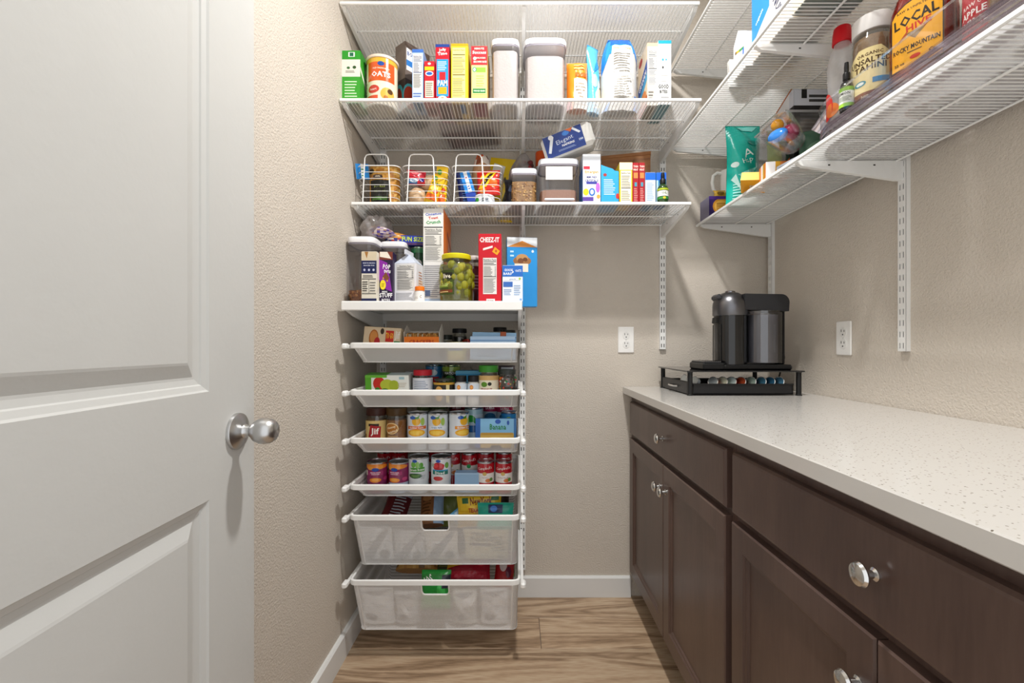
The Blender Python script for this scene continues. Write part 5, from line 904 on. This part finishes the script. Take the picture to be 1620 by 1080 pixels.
# ---------------------------------------------------------------- lower right shelf
Z = R1Z+.0012
box('noodle_box', 'small purple box with noodle picture at far end of right shelf', 'box', (.845, 1.905, Z), (.12, .09, .083), '2f1f4a', f=A().r(0, 0, 1, 1, '35225a').e(.42, .5, .3, .4, 'c8882c').e(.42, .5, .24, .3, 'dca84a').l(.25, .3, .6, .7, 5, '8a5a1c', .5).r(.74, .3, 1, .8, 'e0602a').r(0, .85, 1, 1, '4a2a7a'), l=A().r(0, 0, 1, 1, '8a86a0'), flap=False, rot=0)
pouch('noodle_bag', 'small yellow packet standing on purple noodle box', 'packet', (.835, 1.875, Z+.083), .05, .03, .016, 'd8a82c', A().e(.5, .5, .3, .3, '7a5a1c'), seed=91)
mg = tag(M().lathe([(.033, 0), (.038, .003), (.041, .02), (.041, .118), (.0385, .118), (.0385, .006), (0, .006)], 'f0ede8', 36).build('mug', 'gloss', None, (.895, 1.905, Z+.084), (0, 0, 0)), 'white ceramic mug with handle behind the turquoise pouch', 'mug')
M().tube([(-.038, 0, .106), (-.058, 0, .110), (-.074, 0, .098), (-.079, 0, .07), (-.074, 0, .042), (-.058, 0, .022), (-.038, 0, .02)], .0068, 'f0ede8', 10).build('handle', 'gloss', mg)
pouch('coffee_pouch', 'tall turquoise pouch with white script on the lower right shelf', 'bag', (.855, 1.725, Z), .130, .305, .085, '14b4a4', A().t('A', .52, .62, .1, 'e8fbf8', .3, .3, 0).t('Hap', .5, .52, .08, 'e0f8f4', .45, .3, 0).e(.15, .48, .1, .035, 'dff8f4').p_([(.2, .35), (.5, .28), (.8, .45), (.5, .4)], '8fe6dc').l(.1, .06, .6, .26, 6, 'a8ece4', .4).p_([(.3, .96), (.9, .98), (.7, .9), (.4, .92)], '7fe0d6').p_([(.05, .3), (.3, .15), (.15, .36)], 'c8f6f0').e(.7, .75, .2, .03, '0f9488'), seed=92, top=.2, nar=.08)
box('tea_box', 'small yellow tea box tilted at the front edge of right shelf', 'box', (.800, 1.545, Z+.012), (.075, .075, .03), 'efa81c', u=A().r(.38, .4, .6, .6, 'e8d8b8').r(.42, .44, .56, .56, 'b89a7a'), f=A().r(0, 0, 1, 1, 'f2b428'), flap=False, rot=-30, tilt=(-.3, .15))
box('biscuit_box', 'small orange and white box under the clear party glasses', 'box', (.822, 1.455, Z), (.07, .06, .05), 'e0823a', l=A().r(.3, 0, .6, 1, 'efe9e6').r(.6, 0, .8, 1, 'c89a2a'), f=A().r(0, 0, .4, 1, 'f0ece8').r(.4, 0, .6, 1, 'd8a02a'), flap=False, rot=-10)
# clear lying tumblers with coloured balls
gm = Matrix.Rotation(math.radians(62), 4, 'Y') @ Matrix.Rotation(.0, 4, 'X')
gl = tag(M().lathe([(.03, 0), (.034, .004), (.044, .05), (.049, .10), (.046, .10), (.041, .05), (.03, .006), (0, .006)], 'white', 30).build('clear_tumbler', 'clear', None, (.858, 1.405, Z+.092), (0, math.radians(-70), math.radians(28))), 'clear plastic tumbler lying on its side with coloured balls inside', 'tumbler')
bl = M().ball((.012, -.008, .045), .025, 'c01c5a', 16, 10).ball((-.02, .0, .085), .022, '2a78c8', 16, 10, (1, 1.4, .7)).ball((.02, .01, .085), .018, 'e09a1c', 14, 8)
bl.build('coloured_balls', 'gloss', gl)
tag(M().lathe([(.026, 0), (.026, .075), (.022, .078), (.0215, .07), (0, .07)], 'cfc8d0', 26).build('metal_tumbler', 'chrome', None, (.893, 1.345, Z+.10), (math.radians(20), math.radians(38), math.radians(-30))), 'shiny steel cup tilted beside the clear tumbler', 'cup')
blob('orange_ball', 'small amber ball behind the clear tumbler on right shelf', 'ball', (.865, 1.36, Z+.022), (.022, .022, .022), 'd8901c', 'gloss', 5, .02)
box('snack_packet', 'pale grey packet lying along the front rail of right shelf', 'packet', (.826, 1.358, Z+.002), (.10, .035, .022), 'aab0b8', l=A().l(.1, .2, .9, .8, 4, '7a8090'), f=A().l(.1, .2, .9, .8, 3, '7a8090'), flap=False, rot=-80, mat='film')
# clear bin with pouches
bx0, bx1, by0, by1, bz = .848, 1.07, 1.44, 1.62, Z+.215
bi = M(); t = .0025
bi.box(bx0, bx1, by0, by1, Z, Z+t).box(bx0, bx0+t, by0, by1, Z+t, bz).box(bx1-t, bx1, by0, by1, Z+t, bz).box(bx0+t, bx1-t, by0, by0+t, Z+t, bz).box(bx0+t, bx1-t, by1-t, by1, Z+t, bz)
bi = tag(bi.build('clear_bin', 'clear', sharp=0), 'clear plastic bin holding pouches on lower right shelf', 'bin')
M().tube([(bx0, by0, bz), (bx1, by0, bz), (bx1, by1, bz), (bx0, by1, bz)], .004, 'white', 6, True).build('rim', 'milky', bi)
box('black_carton', 'black box with white lid and barcode, standing in the clear bin', 'box', (.965, 1.475, Z+.004), (.16, .04, .288), '1a191b', f=A().r(0, .82, 1, 1, 'd8dce6').l(.3, .86, .9, .96, 2, '3a3a3a', .6).r(.15, .9, .26, 1, '1a191b').l(.12, .45, .5, .75, 7, '5a5a5c').l(.58, .45, .92, .75, 7, '5a5a5c', .42, 4), l=A().r(0, .82, 1, 1, 'c8ccd6'), flap=False)
box('white_carton', 'white carton with copper edges leaning over the clear bin edge', 'box', (.872, 1.50, Z+.221), (.05, .028, .085), 'e9e7e6', f=A().r(0, 0, .07, 1, 'b0683c').r(.93, 0, 1, 1, 'b0683c'), flap=False, rot=-15, tilt=(.05, .55))
pouch('green_pouch', 'lime green pouch on the left in the clear bin', 'bag', (.90, 1.555, Z+.004), .085, .21, .045, '9ab83a', A().r(0, .12, 1, .35, 'd8683a').e(.5, .65, .3, .15, 'c0d060').t('G', .5, .2, .1, 'f0c030', .3), seed=95, rot=-20)
pouch('green_pouch', 'dark green pouch on the right in the clear bin', 'bag', (1.0, 1.54, Z+.004), .1, .15, .05, '2f5a38', A().r(0, .6, 1, 1, '7a9a3c').e(.5, .4, .3, .2, '1f3a26'), seed=96)
pouch('green_pouch', 'small dark green packet with orange letter low in the clear bin', 'bag', (.905, 1.49, Z+.004), .08, .10, .03, '14382c', A().t('O', .3, .7, .3, 'e8702a', .3).r(0, 0, 1, .3, '1f4a3a'), seed=97)
pouch('green_pouch', 'muted green pouch between the clear bin and the turntable', 'bag', (.925, 1.385, Z+.002), .12, .13, .05, '3f6a52', A().e(.5, .5, .35, .2, '5a8468'), seed=98, rot=-25)
# clear rounded turntable tub
tx, ty0, ty1, tr_ = .945, .72, 1.165, .142
def stad(r, z, n=16):
    return [(tx+r*math.cos(a), ty1+r*math.sin(a), z) for a in [pi*i/n for i in range(n+1)]]+[(tx+r*math.cos(a), ty0+r*math.sin(a), z) for a in [pi+pi*i/n for i in range(n+1)]]
def loft(m, prof):
    rs = [stad(r, z) for r, z in prof]; n = len(rs[0])
    for a, b in zip(rs, rs[1:]): m.add(a+b, [(i, (i+1) % n, n+(i+1) % n, n+i) for i in range(n)], 'white')
    return rs
m = M(); rs = loft(m, [(tr_-.035, Z+.050), (tr_-.012, Z+.0505), (tr_-.004, Z+.055), (tr_-.001, Z+.066), (tr_, Z+.108)]); n = len(rs[0]); m.add(rs[0], [tuple(range(n))], 'white')
tt = tag(m.build('clear_tub', 'clear', sharp=50), 'clear rounded plastic tub holding bottles on the right shelf', 'tub')
m = M()
for r, z in ((tr_-.040, .003), (tr_-.026, .006), (tr_-.015, .013), (tr_-.007, .021), (tr_-.003, .03), (tr_-.003, .039), (tr_-.006, .046)): m.tube(stad(r, Z+z+.002), .0035, 'white', 6, True)
m.build('base_rings', 'smoky', tt); M().tube(stad(tr_, Z+.109), .0028, 'white', 6, True).build('rim', 'clear', tt)
zz = Z+.052
def bottle(name, label, loc, prof, mat, cont, cap, art=None, az=None, rot=-70, sx=1, sy=1, lz=0, cat='bottle', span=pi*.9, p=2, capmat='plastic', cmat='gloss'):
    o = tag(M().lathe(prof, 'white', 32, sx=sx, sy=sy, p=p).build(name, mat, None, loc, (0, 0, math.radians(rot))), label, cat)
    if cont: M().lathe([(max(0, r*.94-.001), z+.002) for r, z in prof if z <= cont[1]]+[(0, cont[1])], cont[0], 30, sx=sx, sy=sy, p=p).build('contents', cmat, o)
    if cap: M().lathe(cap[1], cap[0], 28).build('cap', capmat, o)
    if art:
        pm = PrintMesh(); r = max(q[0] for q in prof)+.0006; W = r*span
        if sy < .95 or p > 2:
            d = r*sy; W = 2*r*sx*.82; art.emit(pm, W, az[1]-az[0], lambda a, b, c: (-W/2+a, -d*(1-abs((a-W/2)/(r*sx))**(p))**(1/p)-c-.0006, az[0]+b), du=W/10)
        else: art.emit(pm, W, az[1]-az[0], lambda a, b, c: ((r+c)*math.sin(a/r-span/2), -(r+c)*math.cos(a/r-span/2), az[0]+b), du=r*.18)
        pm.build('label_print', 'card', o)
    return o
bottle('squeeze_bottle', 'clear squeeze bottle with a red cap in the clear tub', (.853, 1.194, zz), [(.028, 0), (.032, .004), (.034, .03), (.03, .07), (.033, .12), (.033, .155), (.027, .185), (.019, .205), (.017, .215)], 'milky', ('e8ded4', .05), ('c8141e', [(.021, .21), (.0225, .212), (.0215, .235), (.019, .252), (.016, .255), (0, .255)]), A().e(.3, .3, .2, .3, 'd8281c').e(.45, .2, .2, .15, 'e87a2a'), (.01, .13))
bottle('tahini_jar', 'jar with white lid and cream label in the clear tub', (.873, 1.117, zz), [(.038, 0), (.042, .004), (.043, .02), (.043, .15), (.041, .165), (.036, .178), (.036, .188)], 'glass', ('a88466', .17), ('eceae8', [(.041, .18), (.042, .182), (.042, .216), (.039, .219), (0, .219)]), A().r(0, .0, 1, .16, '7a4a34').r(0, .16, 1, .74, 'e6d49a').p_([(0, .7), (.3, .9), (.7, .9), (1, .7)], 'e6d49a').t('ORGANIC', .5, .79, .06, '5a3a18', .5).t('UNSALTED', .5, .68, .1, '4a3214', .8).t('TAHINI', .5, .57, .1, '4a3214', .7).e(.32, .32, .12, .05, '3a8a9a').e(.32, .32, .08, .03, 'e8f0ec').r(.55, .28, .9, .37, '2a7ab0').t('NET WT 16 OZ', .6, .08, .05, 'e8d8c0', .5), (.008, .148), span=pi*.8, rot=-46, cmat='food')
hp = [(.052, 0), (.056, .005), (.057, .02), (.057, .13), (.054, .16), (.044, .19), (.027, .215), (.019, .228), (.018, .245)]
bottle('honey_bottle', 'amber honey bottle with large yellow label in the clear tub', (.885, .992, zz), hp, 'amber', ('b84a14', .20), ('d9a441', [(.02, .24), (.021, .241), (.021, .253), (.019, .255), (0, .255)]),
       A().r(.02, .0, .98, .84, '2a1a10').p_([(.02, .82), (.1, .9), (.3, .97), (.5, 1), (.7, .97), (.9, .9), (.98, .82)], '2a1a10').r(.04, .02, .96, .83, 'f0ac1c').p_([(.04, .82), (.12, .89), (.32, .955), (.5, .98), (.68, .955), (.88, .89), (.96, .82)], 'f0ac1c').t('RAW & UNFILTERED', .5, .87, .035, '4a2c10', .7).t('LOCAL', .5, .72, .16, '2a2018', .82, .06).t('HIVE', .56, .585, .1, 'c8341c', .5, .06).p_([(.3, .52), (.7, .52), (.5, .4)], '8a6a3a').p_([(.15, .42), (.35, .55), (.35, .5)], 'b04a1c').p_([(.85, .6), (.65, .55), (.66, .5)], 'a04a1c').t('ROCKY MOUNTAIN', .5, .3, .075, '2a2018', .86).l(.35, .22, .68, .25, 1, '5a3a1c').e(.5, .14, .1, .03, 'c8341c').t('22 oz', .2, .1, .04, '3a2410', .2).t('Ca', .8, .14, .05, '3a2410', .14), (.022, .168), rot=-62, sy=.62, p=3)
bottle('agave_bottle', 'clear agave bottle with white and navy label behind honey bottle', (.988, 1.045, zz), [(.03, 0), (.033, .004), (.034, .13), (.031, .16), (.016, .20), (.015, .22)], 'glass', ('a8642c', .12), ('d8c83a', [(.018, .22), (.018, .25), (0, .252)]), A().r(0, .1, 1, 1, 'd9dade').p_([(0, .45), (1, .55), (1, .75), (0, .65)], '2a3a88').t('agave', .55, .6, .14, 'e6e8f0', .6, .06, 0).r(.1, .15, .5, .25, '3a6a9a').l(.1, .3, .7, .4, 2, '8a8a94'), (.02, .15), rot=-50)
bottle('sauce_bottle', 'brown sauce bottle with gold label beside the vinegar bottle', (.978, .965, zz), [(.026, 0), (.030, .004), (.031, .09), (.027, .15), (.017, .19), (.016, .22)], 'glass', ('4a1f12', .15), ('3a3a34', [(.019, .22), (.019, .245), (0, .247)]), A().e(.5, .4, .3, .3, '7a3c1c').e(.55, .4, .2, .2, 'a8622c'), (.02, .14), rot=-50)
bottle('vinegar_bottle', 'vinegar bottle with red and green label in the clear tub', (.922, .886, zz), [(.034, 0), (.038, .004), (.039, .13), (.035, .155), (.018, .19), (.017, .22)], 'glass', ('a84a2a', .16), ('e8c040', [(.021, .22), (.021, .25), (0, .252)]), A().r(0, 0, 1, 1, 'b8182a').e(.6, .8, .3, .14, '4aa82c').l(.4, .76, .8, .86, 2, 'c8e8a0').t('RAW UNFILTERED', .5, .5, .06, 'f2dcd8', .8).t('APPLE CIDER', .5, .38, .1, 'f8f0ec', .85).t('VINEGAR', .5, .24, .11, 'f8f0ec', .8), (.015, .15), rot=-48)
bottle('spice_jar', 'pale cinnamon-coloured jar at the near end of the clear tub', (.885, .806, zz), [(.032, 0), (.036, .004), (.037, .1), (.03, .13)], 'glass', ('b09078', .11), ('e8c85a', [(.034, .13), (.034, .155), (0, .157)]), None, cmat='food')
d = dropper('small dark dropper bottle with lemon label in front of red-capped bottle', (.818, 1.13, zz), .0145, .125, '1c1c1e', A().r(0, 0, 1, 1, 'e8ece6').r(0, .8, 1, 1, '8ac03a').t('LEMON', .45, .68, .14, '22241c', .5).l(.25, .3, .75, .55, 4, '7a8a6a').r(0, 0, 1, .18, '9ac83a'), rot=-50)
# ---------------------------------------------------------------- middle right shelf
Z = R2Z+.0012
box('pasta_carton', 'large white and blue carton with noodle picture on middle right shelf', 'box', (.78, 1.285, Z), (.135, .19, .26), 'efeeea', l=A().r(0, 0, 1, 1, 'c9c7c2').p_([(0, .19), (.5, .4), (.5, 1), (0, 1)], '2a86d0').t('organic', .22, .42, .05, 'e8f2fa', .36, .5).t('NUM', .72, .29, .09, '22264a', .42, -1.15).p_([(.02, 0), (.98, 0), (.92, .15), (.3, .13)], 'e0b488').l(.1, .01, .85, .125, 5, 'c8905c'), f=A().r(0, 0, 1, 1, 'dcdad4'), u=A().r(0, 0, 1, 1, 'cfcbc0'), flap=False)
box('tea_carton', 'yellow carton with a dark green base on the middle right shelf', 'box', (.785, 1.135, Z), (.145, .09, .22), 'e8b820', l=A().r(0, 0, .12, 1, '2f5a34').r(.12, 0, 1, 1, 'ecbc24').e(.6, .3, .2, .15, 'f4dc7a'), u=A().r(0, 0, 1, 1, '2c4a34').r(.1, .08, .4, .3, 'a8a090').r(.45, .1, .62, .26, '98988a').l(.15, .6, .4, .7, 1, '8aa08a'), flap=False)
gc = box('white_carton', 'white pointed carton with a coloured bent line, middle right shelf', 'box', (.725, 1.43, Z), (.05, .085, .105), 'cfcfcf', l=A().p_([(.2, .72), (.8, .6), (.8, .66), (.2, .78)], 'd8b42a').p_([(.45, .66), (.8, .6), (.8, .66), (.45, .72)], '3a9a5a').p_([(.72, .1), (.8, .1), (.8, .64), (.72, .62)], '2a6ad0').e(.2, .75, .05, .04, '6a4a2a'), u=A().r(0, 0, 1, 1, 'd8d4ce'), flap=False)
M().prism([(-.0425, .105), (.0425, .105), (.012, .142)], 'x', -.025, -.023, 'ebebeb').build('flap', 'card', gc)
box('white_carton', 'thin grey-white packet behind the pointed white carton', 'box', (.722, 1.505, Z), (.04, .018, .09), 'd6d4d0', l=A().p_([(.2, .3), (.8, .4), (.5, .9)], 'b0aca8'), flap=False, tilt=(-.08, 0))
pouch('nut_bag', 'yellow and black bag lying flat behind the white carton, from below', 'bag', (.83, 1.36, Z+.035), .11, .12, .04, 'd8a820', A().r(.1, .3, .9, .6, '1c1a16').e(.5, .75, .3, .1, 'e8d080'), tilt=(-1.45, 0), seed=99)
